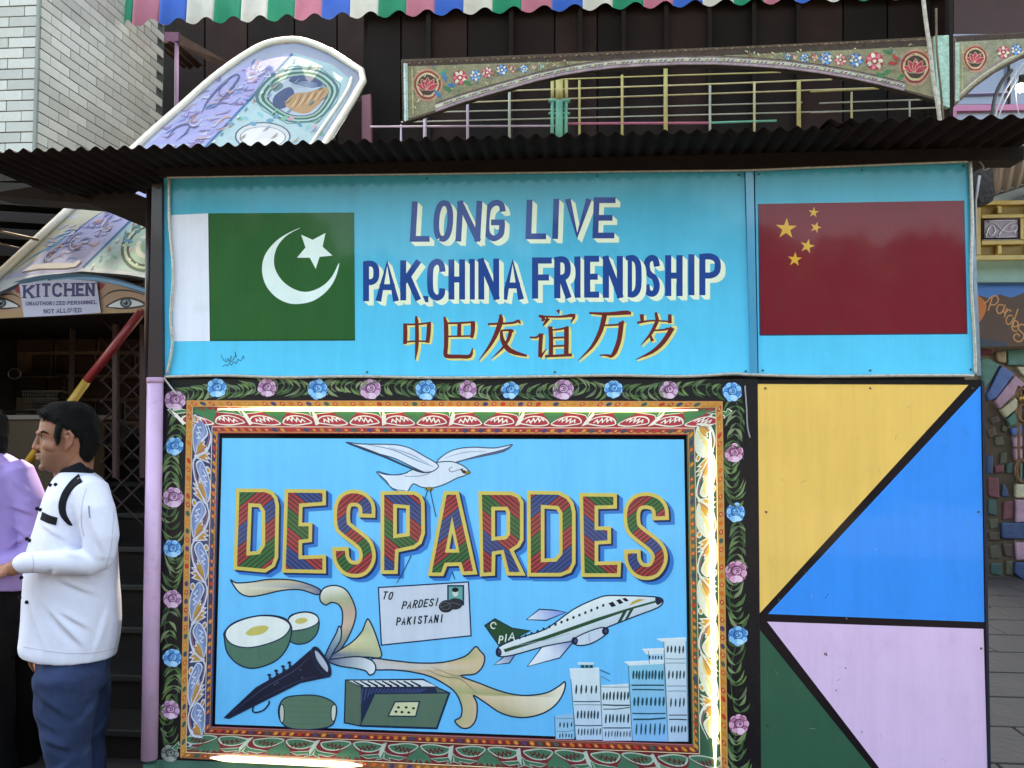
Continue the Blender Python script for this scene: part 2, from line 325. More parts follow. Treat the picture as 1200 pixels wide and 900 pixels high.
# ---- brush characters: (points, widths); coordinates in sheet pixels
Z1 = lambda p: [(460+x/6.667, 360+y/6.667) for x, y in p]
Z2 = lambda p: [(620+x/6.667, 360+y/6.667) for x, y in p]
HAN = [
 [(Z1([(183, 70), (190, 130), (190, 300), (178, 410)]), [2.5, 4.4, 4.2, 1]), (Z1([(98, 128), (100, 200), (97, 288)]), [4.6, 5, 4.6]), (Z1([(85, 133), (190, 134), (300, 120)]), 2.2), (Z1([(285, 120), (282, 200), (272, 278)]), [5, 5, 4.6]), (Z1([(97, 272), (190, 265), (272, 268)]), 2)],
 [(Z1([(403, 75), (418, 140), (418, 300), (413, 360), (430, 383), (520, 385), (605, 382), (625, 320)]), [2, 5.2, 5, 5, 5, 4.6, 4.4, 1.2]), (Z1([(425, 125), (520, 124), (640, 115)]), 2.4), (Z1([(628, 115), (628, 180), (618, 240)]), [5.4, 5, 4]), (Z1([(522, 124), (520, 225)]), 4.6), (Z1([(430, 228), (620, 225)]), 2)],
 [(Z1([(745, 132), (850, 128), (940, 122), (985, 108), (998, 132)]), [2.4, 2.6, 2.6, 3.6, 1]), (Z1([(842, 55), (845, 110), (800, 230), (740, 330), (670, 418)]), [2.4, 6, 5, 3, .4]), (Z1([(845, 182), (925, 180), (935, 195)]), [2, 3, 4]), (Z1([(925, 178), (905, 250), (850, 330), (765, 405)]), [5, 4, 2.6, .3]), (Z1([(850, 185), (860, 260), (920, 340), (1050, 380)]), [3, 5, 6, 2.4])],
 [(Z1([(1155, 60), (1170, 80), (1195, 95)])[:1]+[(634, 370.5), (640, 376)], [3.5, 4.5, 1]), (Z2([(5, 235), (60, 235), (95, 200), (100, 215)]), [2, 2.4, 3, 5]), (Z2([(95, 205), (88, 300), (85, 390)]), [4.8, 4.6, 4.4]), (Z2([(85, 392), (110, 360), (135, 325)]), [4, 2.2, .5]),
  (Z2([(225, 20), (235, 50)]), [4.4, 1]), (Z2([(95, 65), (112, 80), (105, 110)]), [2, 4, 3]), (Z2([(110, 72), (240, 75), (350, 65), (325, 120)]), [2.2, 2.4, 4, 1]), (Z2([(150, 85), (110, 145)]), [5, 1.5]),
  (Z2([(165, 150), (172, 250), (170, 375)]), [5, 5, 5]), (Z2([(170, 178), (240, 172), (310, 155)]), [2, 2.2, 3]), (Z2([(292, 165), (292, 270), (290, 375)]), [5.6, 5.4, 5.4]), (Z2([(170, 240), (290, 235)]), 2.2), (Z2([(170, 305), (290, 300)]), 2.2), (Z2([(125, 383), (240, 378), (335, 372)]), [3, 3, 3.6])],
 [(Z2([(470, 45), (620, 52), (770, 42), (790, 60)]), [2.4, 4, 5, 1]), (Z2([(590, 60), (560, 180), (490, 310), (380, 418)]), [6, 5.5, 3.6, .4]), (Z2([(580, 142), (700, 135), (740, 110)]), [2, 2.6, 4]), (Z2([(722, 115), (705, 250), (670, 350), (640, 388)]), [6, 5.6, 5.4, 3]), (Z2([(645, 385), (600, 375), (550, 375)]), [4.2, 2.4, 1.5])],
 [(Z2([(880, 55), (885, 115)]), [5, 4]), (Z2([(845, 122), (960, 105), (1090, 112)]), [3, 2, 2]), (Z2([(990, 40), (1003, 105)]), [3, 4.4]), (Z2([(1100, 55), (1100, 125)]), [4, 4.6]), (Z2([(1000, 110), (950, 210), (870, 298)]), [4.4, 3.6, .4]), (Z2([(960, 182), (1060, 175), (1120, 150), (1130, 165)]), [2, 2.4, 4, 3]), (Z2([(1120, 160), (1050, 270), (960, 350), (830, 410)]), [6, 5.4, 4, .4]), (Z2([(945, 215), (965, 265)]), [2, 4.4])]]
for ch in HAN:
    it = [(sh(rib(p, [x+1.4 for x in w_] if isinstance(w_, list) else w_+1.4, 3), 2.3, 1.6), '#e2d98a') for p, w_ in ch]
    it += [(rib(p, w_, 3), '#6d2422') for p, w_ in ch]
    paint('brush_character', it, sb, PAINT, 1)
sig = [([(259, 416), (262, 422), (266, 424), (264, 420)], .8), ([(266, 421), (269, 423), (271, 418), (268, 417), (270, 424), (274, 420), (276, 416), (275, 411), (277, 419)], .9), ([(261, 430), (264, 427), (266, 429), (269, 425), (271, 428), (274, 424), (277, 426), (279, 421), (282, 423), (285, 417), (286, 421)], .8)]
paint('signature', [(rib(p, w_, 3), '#1d5f86') for p, w_ in sig], sb, PAINT, 1)
# ------------------------------------------------------------------ signboard: red flag
rb = thing('red_flag_signboard', 'sky blue signboard with a painted dark red flag and five yellow stars', 'signboard')
place(rb, at(1010, 440, 0))
RB = [(884.5, 199), (1010, 193.5), (1135, 188), (1144, 439), (889, 440)]
px_prism('sheet', RB, 0, .03, SHEET, rb)
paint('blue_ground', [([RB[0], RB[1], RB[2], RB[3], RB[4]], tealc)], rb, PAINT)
paint('flag_field', [([(888.5, 239), (1010, 237), (1129.5, 235), (1133.5, 391), (1010, 392.5), (890.5, 393)], '#761523'),
    (rib([(888.7, 239), (890.7, 393)], 1.3), '#2c3050'), (rib([(890.7, 392.7), (1133.5, 391)], 1.3), '#2c3050'), (rib([(1129.5, 235), (1133.3, 391)], 1), '#2c3050')], rb, PAINT, 1)
for cx, cy, r, ro in ((921.5, 268, 13, .05), (953.5, 249, 6.6, .1), (956, 266.5, 7, .3), (946, 288.5, 9, .25), (931.5, 304, 9, .08)):
    paint('star', [(star(cx, cy, r, ro, .37), '#d9a63a')], rb, PAINT, 2)
# ------------------------------------------------------------------ kiosk body
kb = thing('kiosk', 'sign clad sheet metal kiosk standing between the stairs and the stone wall', 'kiosk')
place(kb, (.17, .6, 0))
bl = at(192, 441, 0); 
box('body', (-1.36, .032, .03), (1.72, 1.1, 2.575), mat('kiosk_sheet', '#1a1a1e', rough=.7, var=.2), kb, .01)
GREENB = mat('green_plinth_paint', '#3f6b5d', rough=.5, var=.18, scale=8, bump=.2, bscale=40, dirt='#23382f', dirtamt=.5, coat=.3)
prism('plinth', [at(184, 888, 0), at(245, 890, 0), at(1158, 917, 0), at(1160, 1010, 0), at(183, 1010, 0)], GREENB, kb, Vector((0, .05, 0)))
prism('joint_cover', [at(873.5, 199, -.012), at(883, 198.7, -.012), at(888, 441, -.012), at(880, 441, -.012)], SHEET, kb, Vector((0, .012, 0)))
prism('trim_edge', [at(1135.5, 188, -.006), at(1139, 188, -.006), at(1150, 440, -.006), at(1144.5, 440, -.006)], mat('galvanised_trim', '#7d8d9c', rough=.35, metal=.6, var=.2, bump=.2), kb, Vector((0, .04, 0)))
prism('side_edge', [at(1150.5, 446, -.004), at(1153.5, 446, -.004), at(1161.5, 915, -.004), at(1158, 915, -.004)], mat('dark_blue_edge', '#131a30', rough=.4), kb, Vector((0, .3, 0)))
# ------------------------------------------------------------------ triangle panel
tp = thing('triangle_panel', 'tall panel painted with yellow, bright blue, lilac and green triangles split by dark lines', 'panel')
place(tp, at(1020, 915, 0))
TP = [(887, 446), (1150, 446), (1158, 915), (892, 915)]
px_prism('sheet', TP, 0, .03, SHEET, tp)
paint('dark_line', [([(880, 445), (1150.5, 445), (1158, 915), (884, 915)], '#150d13')], tp, PAINT)
paint('yellow_triangle', [([(887.5, 450), (1135, 451), (890, 719)], '#f0c268')], tp, PAINT, 1)
paint('blue_triangle', [([(1149, 452), (1153.5, 729), (900, 719.5)], '#008cea')], tp, PAINT, 1)
paint('lilac_panel', [([(899, 728.5), (1152.5, 737), (1157.5, 915), (1042, 915)], '#dcbcde')], tp, PAINT, 1)
paint('green_triangle', [([(890.5, 738), (1033, 915), (892, 915)], '#2c5a45')], tp, PAINT, 1)
sp = [(rib([(967, 765), (966, 767), (969, 768), (968, 764.5)], 1), '#3a2a30')] + [(ell(x, y, .9, .9, 6), '#4a3a44') for x, y in ((980, 809), (991, 783), (968, 700), (970, 697), (1010, 858), (930, 810), (955, 850))]
tag(paint('chipped_paint', sp, tp, PAINT, 2), None, kind='stuff')
rsc = random.Random(9); scf = []
for i in range(46):
    x, y = rsc.uniform(900, 1140), rsc.uniform(465, 890); a = rsc.uniform(-.6, .6)+(1.57 if rsc.random() < .3 else 0); l = rsc.uniform(2, 9)
    scf.append((rib([(x, y), (x+l*.5*math.cos(a), y+l*.5*math.sin(a)+rsc.uniform(-1, 1)), (x+l*math.cos(a), y+l*math.sin(a))], [.1, rsc.uniform(.2, .4), .1], 3), rsc.choice(['#8f8a80', '#5c5650', '#c9c4ba', '#6f6a64'])))
tag(paint('scuff_marks', scf, tp, PAINT, 3), None, kind='stuff')
SCR = mat('screw_head', '#5c5a58', rough=.4, metal=.7); scm = None
for par_, pts_ in ((tp, [(897, 455), (1140, 455), (898, 600), (1147, 600), (1150, 760), (900, 850), (1020, 455)]), (sb, [(197, 214), (500, 209), (700, 206), (866, 205), (197, 434), (430, 436), (650, 436), (874, 435)]), (rb, [(890, 204), (1010, 199), (1129, 194), (894, 434), (1020, 434), (1138, 433)])):
    for x, y in pts_:
        c = at(x, y, -.003)
        if scm is None:
            bm = bmesh.new(); bmesh.ops.create_cone(bm, segments=12, radius1=.0042, radius2=.003, depth=.003, cap_ends=True, matrix=Matrix.Rotation(math.pi/2, 4, 'X')); scm = bpy.data.meshes.new('screw'); bm.to_mesh(scm); bm.free(); scm.materials.append(SCR)
        o = bpy.data.objects.new('screw', scm); COL.objects.link(o); o.parent = par_; o.matrix_parent_inverse = Matrix.Translation(par_.location).inverted(); o.location = c
# ------------------------------------------------------------------ posts on the left
pl = thing('pink_post', 'slim round pale pink post at the left edge of the mural', 'post')
place(pl, at(175, 1002, -.03))
PINKP = mat('pale_pink_paint', '#c8a4c6', rough=.45, var=.10, scale=6, bump=.1, bscale=30, dirt='#4b3540', dirtamt=.35, coat=.3)
tube('pipe', [at(182, 443, -.03), at(175, 889, -.03)], .031, PINKP, pl, 16)
box('foot', at(168, 889, -.04)-Vector((0, 0, .38)), at(190, 889, .02), GREENB, pl)
tube('torn_cap', [at(182, 442.5, -.03), at(182, 449, -.03)], .0325, mat('flaked_paint', '#b994b2', rough=.8, var=.3), pl, 16)
pt = thing('brown_post', 'dark brown upper post standing above the pink one beside the blue board', 'post')
place(pt, at(182, 443, -.01))
BROWNP = mat('brown_gloss', '#28171a', rough=.4, var=.2, coat=.3)
prism('pipe', [at(178, 216, -.02), at(189.5, 216, -.02), at(190.5, 443, -.02), at(173, 443, -.02)], BROWNP, pt, Vector((0, .05, 0)))
tube('inner_rod', [at(175, 222, .03), at(172, 443, .03)], .012, BROWNP, pt, 8)
# ------------------------------------------------------------------ mural panel
mp_ = thing('mural_panel', 'large painted panel with big striped letters, dove, envelope, aeroplane and flower border', 'mural')
place(mp_, at(530, 900, 0))
MP = [(190, 444), (884, 444), (889.5, 915), (183, 890)]
px_prism('sheet', MP, 0, .03, SHEET, mp_)
bord = paint('flower_border', [(MP, '#100d12')], mp_, PAINT2)
rng = random.Random(3)
def stem_spray(a, b, w_, n=7):
    """feather leaves along the way from flower a to flower b"""
    it = []; dx, dy = b[0]-a[0], b[1]-a[1]; l = math.hypot(dx, dy); tx, ty = dx/l, dy/l; nx, ny = -ty, tx
    s = rng.choice((-1, 1)); base_dr = rng.choice((-1, 1)); mid = [(a[0]+tx*l*t+nx*s*w_*.35*math.sin(math.pi*t), a[1]+ty*l*t+ny*s*w_*.35*math.sin(math.pi*t)) for t in (.1, .35, .6, .85)]
    it.append((rib(mid, [1.2, 1.4, 1.2, .6], 3), '#3c5233'))
    for k in range(n):
        t = .12+.76*k/(n-1)
        t += rng.uniform(-.035, .035); o_ = s*w_*.16*math.sin(math.pi*t*1.3); bx, by = a[0]+tx*l*t+nx*o_, a[1]+ty*l*t+ny*o_
        for sd_ in (-1, 1):
            q = w_*rng.uniform(.30, .58); dr_ = base_dr*rng.uniform(.5, 1.5); 
            P = [(bx, by), (bx+tx*q*.35*dr_+nx*sd_*q*.55, by+ty*q*.35*dr_+ny*sd_*q*.55), (bx+tx*q*1.1*dr_+nx*sd_*q*.92, by+ty*q*1.1*dr_+ny*sd_*q*.92)]
            c_ = rng.choice(['#4f6f3e', '#3e5c36', '#66824c', '#35502f', '#7f8f66', '#48653f', '#5b6d52'])
            it.append((rib(P, [.6, rng.uniform(2.6, 4.2), .3], 3), c_))
            if k % 2: it.append((rib([P[1], P[2]], [.7, .2], 2), '#8b9a70'))
    return it
def flower(cx, cy, r, kind, par, L=2):
    cs = {'b': ('#3f8fd0', '#79bfea', '#1d5c9c', '#a8d8f0'), 'p': ('#a97aa2', '#cfa6c4', '#6c3f66', '#e3c6da'), 'k': ('#b06a8c', '#dba0c0', '#713a5c', '#eec6da'), 'g': ('#6c6f6a', '#8f958c', '#3b403c', '#a6aba0')}[kind]
    r *= rng.uniform(.9, 1.1)
    it = [(ell(cx, cy, r, r*.95, 18), cs[0])]; a0 = rng.uniform(0, 6); np_ = rng.choice((6, 7, 8, 9))
    for k in range(np_):
        a = a0+k*2*math.pi/np_+rng.uniform(-.1, .1); rr = r*rng.uniform(.66, .78)
        it.append((ell(cx+math.cos(a)*rr, cy+math.sin(a)*rr, r*.38, r*.30, 10, a+1.57), cs[2]))
        it.append((ell(cx+math.cos(a)*rr, cy+math.sin(a)*rr, r*.33, r*.25, 10, a+1.57), cs[1] if k % 2 else cs[0]))
        it.append((rib(ell(cx+math.cos(a)*rr*1.05, cy+math.sin(a)*rr*1.05, r*.25, r*.18, 6, a+1.57, -2.4, .4), .9), cs[3]))
    it.append((ell(cx, cy-.1*r, r*.5, r*.46, 14), cs[2])); it.append((ell(cx+.06*r, cy-.08*r, r*.38, r*.34, 12), cs[1]))
    it.append((rib(ell(cx, cy-.1*r, r*.26, r*.2, 10, a0, .5, 5.4), 1.1), cs[2])); it.append((ell(cx+.05*r, cy-.1*r, r*.1, r*.1, 8), cs[2]))
    it.append((ell(cx+r*.12, cy+r*.62, r*.46, r*.3, 12, .2), cs[3])); it.append((ell(cx-r*.35, cy+r*.6, r*.28, r*.22, 10, -.4), cs[1]))
    return paint('painted_flower', it, par, PAINT2, L)
TOPF = [(205, 469, 'p'), (254, 454.5, 'b'), (313, 454.5, 'p'), (372, 456, 'b'), (434, 456, 'p'), (499, 457, 'b'), (548, 456, 'p'), (598, 457, 'b'), (660, 456.5, 'p'), (719, 456, 'b'), (784, 457, 'p'), (858, 459, 'b')]
LEFF = [(205, 469, 'p'), (204.5, 523, 'b'), (203, 583, 'p'), (202, 643, 'b'), (202, 702, 'p'), (202, 771, 'b'), (199.5, 832, 'p'), (199, 883, 'g')]
RIGF = [(858, 459, 'b'), (860, 531, 'k'), (862, 600.5, 'b'), (863, 670, 'k'), (865, 745, 'b'), (866, 849, 'k'), (868, 925, 'b')]
for Ls, w_, ds in ((TOPF, 22, 10), (LEFF, 26, 9), (RIGF, 26, 11)):
    for k in range(len(Ls)-1):
        tag(paint('painted_leaves', stem_spray(Ls[k], Ls[k+1], w_, ds if k % 2 else ds-2), mp_, PAINT2, 1), None, kind='stuff')
    for k, (x, y, c_) in enumerate(Ls):
        if k == 0 and Ls is not TOPF: continue
        flower(x, y, 11.5 if Ls is not RIGF else 12.5, c_, mp_)
# dark bands of the border
paint('dark_band', [([(872, 444), (888, 444), (892, 915), (876, 915)], '#0d090f')], mp_, PAINT2, 2)
# ---- moulding frame: four mitred rails with a cushion profile
FO = [(218.5, 469), (847, 470), (853.5, 922), (211, 888.5)]       # outer corners
FI = [(256.5, 508), (805, 510), (811, 873), (247.5, 852)]         # inner corners
def fpt(k, t, s, lift=0):
    """point of rail k (0 top, 1 right, 2 bottom, 3 left): t along, s across from outer (0) to inner (1)"""
    a, b = FO[k], FO[(k+1) % 4]; c_, d = FI[k], FI[(k+1) % 4]
    o_ = (a[0]+(b[0]-a[0])*t, a[1]+(b[1]-a[1])*t); i_ = (c_[0]+(d[0]-c_[0])*t, c_[1]+(d[1]-c_[1])*t)
    return (o_[0]*(1-s)+i_[0]*s, o_[1]*(1-s)+i_[1]*s)
def prof(s):                                    # height of the moulding above the sheet
    if s < .19: return .009
    if s > .80: return .009
    return .0055
RC = ['#a82e3a', '#2c5a45', '#7a2328', '#1d3263']
mf = []
for k in range(4):
    nt_, ns = 24, 42; V = []; C = []
    for i in range(nt_+1):
        for j in range(ns+1):
            s = j/ns; p = fpt(k, i/nt_, s); V.append(at(p[0], p[1], -prof(s)))
    base = [V[i*(ns+1)] for i in range(nt_+1)]
    Fc = [(i*(ns+1)+j, i*(ns+1)+j+1, (i+1)*(ns+1)+j+1, (i+1)*(ns+1)+j) for i in range(nt_) for j in range(ns)]
    n0 = len(V); V += [Vector((v.x, 0, v.z)) for v in [V[i*(ns+1)] for i in range(nt_+1)]]
    Fc += [(i*(ns+1), (i+1)*(ns+1), n0+i+1, n0+i) for i in range(nt_)]
    n1 = len(V); V += [Vector((v.x, 0, v.z)) for v in [V[i*(ns+1)+ns] for i in range(nt_+1)]]
    Fc += [(i*(ns+1)+ns, (i+1)*(ns+1)+ns, n1+i+1, n1+i) for i in range(nt_)]
    r_ = mesh('frame_rail', V, Fc, mat('frame_rail_paint_%d' % k, RC[k], rough=.35, var=.15, scale=12, coat=1, bump=.05), mp_, True); fixn(r_)
    mf.append(r_)
def fproj(k):
    """(u along in px from the rail's left/top end, v across 0..1) -> moulding surface"""
    a, b = FO[k], FO[(k+1) % 4]; Lg = math.hypot(b[0]-a[0], b[1]-a[1])
    def f(u, v, lift):
        p = fpt(k, u/Lg, v); q = at(p[0], p[1], -prof(v)-lift); return q
    return f, Lg
BEADC = ['#c0392b', '#37455c', '#d06a2a', '#3c5a4e', '#c9812c', '#4a3d6a']
for k in range(4):
    f, Lg = fproj(k); 
    for nm, v0, v1, vc in (('outer_bead_strip', .005, .185, .1), ('inner_bead_strip', .80, .965, .885)):
        n = int(Lg/10.4); it = []
        m0, m1 = (FO[k][0], FI[k][0])
        for i in range(26):                         # ground of the strip
            u0, u1 = Lg*i/26, Lg*(i+1)/26
            it.append(([(u0, v0), (u1, v0), (u1, v1), (u0, v1)], '#c98f4c' if k in (0, 1, 3) else '#9c6040'))
        for i in range(n):
            u = Lg*(i+.5)/n; 
            c_ = BEADC[rng.randrange(6)] if i % 2 else rng.choice(['#c8552c', '#b8402c', '#d08030'])
            it.append((ell(u, vc, 3.3, .062, 8), c_)); 
            if i % 2 == 0: it.append((ell(u, vc, 1.6, .028, 6), '#d9a060'))
        it.append(([(0, v1), (Lg, v1), (Lg, v1+.02), (0, v1+.02)] if nm[0] == 'o' else [(0, v0-.02), (Lg, v0-.02), (Lg, v0), (0, v0)], '#e6c9a0'))
        tag(paint(nm, it, mp_, PAINT2, 0, proj=f), None, kind='stuff')
def serr(P, depth, n, side=1, sm=4):
    """leaf outline: smooth on one side, toothed on the other"""
    Q = cr(P, sm); m = len(Q); out = []
    for i in range(m):
        a, b = Q[max(i-1, 0)], Q[min(i+1, m-1)]; dx, dy = b[0]-a[0], b[1]-a[1]; l = math.hypot(dx, dy) or 1
        t = i/(m-1); h = depth*math.sin(math.pi*t)**.6*(1 if i % 2 else .55)
        out.append((Q[i][0]+side*dy/l*h, Q[i][1]-side*dx/l*h))
    return Q + out[::-1]
vs = lambda pts: [(x, .2+.6*y/24) for x, y in pts]       # local motif: x px along, y 0 (outer) .. 24 (inner)
def band_h(k, W1, GR, LEAF):
    f, Lg = fproj(k); u = 8 if k == 0 else 20
    while u < Lg-14:
        it = []
        def add(P, c_): it.append((vs([(u+x, y) for x, y in P]), c_))
        # fan at the centre of the unit
        add([(-16, 1), (-12, 9), (-5, 13), (0, 20), (5, 13), (12, 9), (16, 1), (9, 4), (6, -1), (2, 5), (0, -1), (-2, 5), (-6, -1), (-9, 4)], GR)
        for sx in (-1, 1):
            lens = [(sx*x, y) for x, y in cr([(2, 19), (10, 13), (22, 10.5), (33, 12.5), (39, 18), (30, 20), (18, 21.5), (8, 21)], 3, True)]
            add(offset(lens, .8), W1); add(offset(lens, -.5), LEAF)
            zz = [(sx*x, y) for x, y in [(9, 16), (13, 12.5), (14.5, 16.5), (18, 12), (20, 17), (23.5, 13), (25, 18), (29, 14.5), (31, 18)]]
            add(rib(zz, 1.6), W1 if k == 0 else '#5c1c22')
            tip = [(sx*x, y) for x, y in [(14, 6), (24, 3), (37, 5), (34, 1), (42, 4), (43, 12), (40, 9), (34, 7.5), (24, 6.5)]]
            add(offset(tip, .8), W1); add(tip, GR)
        add([(-44, 22), (-42, 12), (-39, 3), (-36, 9), (-38, 20)], W1)
        tag(paint('painted_leaf_scroll', it, mp_, PAINT2, 0, proj=f), None, kind='stuff'); u += 86
band_h(0, '#ece6d8', '#3f7d50', '#b23a44')
band_h(2, '#b9c2b4', '#3f7056', '#3f7056')
def band_v(k, W1, GOLD, GOLD2):
    f, Lg = fproj(k); u = -2; n = 0
    while u < Lg-40:
        it = []
        mir = n % 2
        def add(P, c_): it.append((vs([(u+x, (24-y) if mir else y) for x, y in P]), c_))
        for D_, c_ in ((1.1, W1), (-.4, GOLD)):
            P = [(0, 20), (6, 4), (9, 8), (12, 2), (14, 8), (18, 3), (19, 9), (24, 5), (23, 11), (29, 9), (24, 14), (14, 18)]
            add(offset(P, D_), c_)
            Q = cr([(4, 20), (18, 17), (32, 10), (44, 6), (52, 12), (44, 18), (34, 22), (20, 23)], 3, True)
            add(offset(Q, D_), c_ if D_ > 0 else '#6f86b0' if k == 3 else '#dbe0c8')
        add(rib([(10, 20), (26, 15), (40, 10), (50, 12)], [1, 3.4, 3, 1], 3), GOLD2)
        add(rib([(24, 19), (28, 15), (31, 19), (35, 14), (38, 18), (43, 13)], 1.5), W1)
        add(ell(47, 20, 5, 3.2, 12), W1); add(ell(47, 20, 3, 1.9, 10), GOLD)
        add(rib([(0, 21), (14, 9), (30, 3), (46, 2), (58, 10)], [1.6, 2, 2, 2, 1], 3), W1)
        add(rib([(2, 21), (16, 11), (31, 5), (45, 4)], [.6, 1, 1, .6], 3), '#9a6a76')
        tag(paint('painted_leaf_scroll', it, mp_, PAINT2, 0, proj=f), None, kind='stuff'); u += 52; n += 1
band_v(3, '#c9cede', '#b98a3e', '#8fa0c4')
band_v(1, '#dfe3d2', '#cf9c48', '#e3d08a')
# ---- glare on the frame, built as added glowing strips
GLARE = bpy.data.materials.new('warm_white_glare'); GLARE.use_nodes = True
_b = GLARE.node_tree.nodes['Principled BSDF']; _b.inputs['Base Color'].default_value = (1, .95, .85, 1)
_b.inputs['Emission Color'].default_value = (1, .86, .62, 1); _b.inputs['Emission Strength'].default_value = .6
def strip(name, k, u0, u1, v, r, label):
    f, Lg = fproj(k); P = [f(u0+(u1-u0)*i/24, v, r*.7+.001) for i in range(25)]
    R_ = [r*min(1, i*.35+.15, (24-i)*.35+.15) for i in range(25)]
    o = tube(name, P, R_, GLARE, None, 8); tag(o, label, 'glare strip', 'glare streaks on the painted frame built as glowing tubes'); return o
strip('glare_strip', 0, 27, 610, .27, .0072, 'warm white glare along the top rail of the painted frame, built as a glowing tube')
strip('glare_strip', 1, 22, 452, .36, .0085, 'warm white glare down the right rail of the painted frame, built as a glowing tube')
strip('glare_strip', 2, 430, 610, .06, .012, 'white glare along the lower left of the frame near the green plinth, built as a glowing tube')
# ---- inner picture
pic = paint('sky_ground', [([(256, 507.5), (805.5, 509.5), (811.5, 874), (247, 853.5)], '#17141f')], mp_, PAINT, 0)
paint('painted_sky', [([(260.5, 513.5), (801.5, 515), (807, 868.5), (252, 848.5)], lambda x, y: lerpc('#60c8f6', '#55bcf2', (y-510)/360))], mp_, PAINT, 1)
# letters with diagonal stripes
def stripe_mat():
    m = bpy.data.materials.new('striped_letter_paint'); m.use_nodes = True; N = m.node_tree.nodes; Lk = m.node_tree.links.new
    b = N['Principled BSDF']; b.inputs['Roughness'].default_value = .4; b.inputs['Coat Weight'].default_value = .6; b.inputs['Coat Roughness'].default_value = .08
    uv = N.new('ShaderNodeUVMap'); uv.uv_map = 'UVMap'; sx = N.new('ShaderNodeSeparateXYZ'); Lk(uv.outputs[0], sx.inputs[0])
    nz = N.new('ShaderNodeTexNoise'); nz.inputs['Scale'].default_value = 9; nz.inputs['Detail'].default_value = 2; Lk(uv.outputs[0], nz.inputs[0])
    ad = N.new('ShaderNodeMath'); ad.operation = 'MULTIPLY_ADD'; ad.inputs[1].default_value = .012; Lk(nz.outputs[0], ad.inputs[0]); Lk(sx.outputs[0], ad.inputs[2])
    fr = N.new('ShaderNodeMath'); fr.operation = 'FRACT'; Lk(ad.outputs[0], fr.inputs[0])
    rp = N.new('ShaderNodeValToRGB'); rp.color_ramp.interpolation = 'CONSTANT'; Lk(fr.outputs[0], rp.inputs[0])
    cs = ['#a8303a', '#1c4486', '#a03036', '#176634']; rp.color_ramp.elements[0].color = lin(cs[0]); rp.color_ramp.elements[1].position = .25; rp.color_ramp.elements[1].color = lin(cs[1])
    for i in (2, 3): e = rp.color_ramp.elements.new(i*.25); e.color = lin(cs[i])
    f2 = N.new('ShaderNodeMath'); f2.operation = 'MULTIPLY'; f2.inputs[1].default_value = 16; Lk(ad.outputs[0], f2.inputs[0])
    f3 = N.new('ShaderNodeMath'); f3.operation = 'FRACT'; Lk(f2.outputs[0], f3.inputs[0])
    gt = N.new('ShaderNodeMath'); gt.operation = 'LESS_THAN'; gt.inputs[1].default_value = .28; Lk(f3.outputs[0], gt.inputs[0])
    mx = N.new('ShaderNodeMix'); mx.data_type = 'RGBA'; Lk(gt.outputs[0], mx.inputs[0]); Lk(rp.outputs[0], mx.inputs[6]); mx.inputs[7].default_value = lin('#151318')
    Lk(mx.outputs[2], b.inputs['Base Color']); return m
STRIPE = stripe_mat()
Y_, SHB, SHD = '#d6c064', '#1a78c8', '#0d2c58'
LET = [
 ('D', [(276.5, 572.5), (311, 572.5), (320, 576), (325, 583), (327, 592), (326, 653), (322, 664), (311, 671), (273.5, 667.5)], [(295, 594), (303, 594.5), (306.5, 600), (306.5, 638), (302, 645.5), (293, 646.5)], -1, .05),
 ('E', [(333.5, 573), (382, 573.5), (382, 592), (354.5, 594), (354, 612.5), (366, 612.5), (365.5, 635), (354, 636.5), (354, 651), (382, 650), (382, 672), (330.5, 671)], None, 1, .30),
 ('S', [(430, 602), (429.5, 593), (424, 586), (415, 583.5), (406, 586), (401, 595), (401, 614), (406, 621), (425, 636), (430, 646), (430, 656), (424, 665), (415, 667), (406, 664), (400, 655), (399, 645.5)], 's', -1, .1),
 ('P', [(446, 575.5), (486, 575.5), (494, 580), (497.5, 588), (498, 625), (494, 637), (486, 643), (467, 647), (466, 672.5), (446, 672.5)], [(465, 595), (476, 596), (476, 624.5), (465, 626)], 1, .2),
 ('A', [(520, 575.5), (537.5, 575.5), (559.5, 673), (541, 674), (537.5, 663), (524, 663.5), (519.5, 675), (501, 675)], [(530, 624.5), (534.5, 643.5), (526.5, 643.5)], -1, .0),
 ('R', [(560.5, 575.5), (600, 576), (609, 580.5), (613.5, 588), (613.5, 633), (609, 641), (602, 645.5), (616, 674.5), (593.5, 674.5), (587, 649), (580.5, 650), (580, 674.5), (562.5, 675.5)], [(580, 598), (592, 598), (593.5, 601), (593.5, 625), (591, 628), (580, 629)], 1, .55),
 ('D', [(617.5, 575), (655, 575.5), (666, 581), (672, 589), (674.5, 600), (674.5, 660), (669, 671), (657, 675.5), (618, 675.5)], [(638, 596), (652, 597), (655, 602), (655, 648), (650, 654), (638, 654.5)], -1, .35),
 ('E', [(679, 577.5), (723, 578), (723, 596), (701, 596.5), (701, 617), (716, 617), (716, 637), (701, 638), (701, 658), (728, 657.5), (727, 676), (681, 676)], None, 1, .8),
 ('S', [(774, 605), (773, 596), (767, 589), (757, 586.5), (747, 589), (741, 598), (741, 614), (746, 623), (765, 638), (772, 648), (772, 658), (766, 667.5), (757, 670), (748, 667), (742, 658), (741, 648.5)], 's', -1, .6)]
def L_(o_, h_): return [o_, h_] if h_ else o_
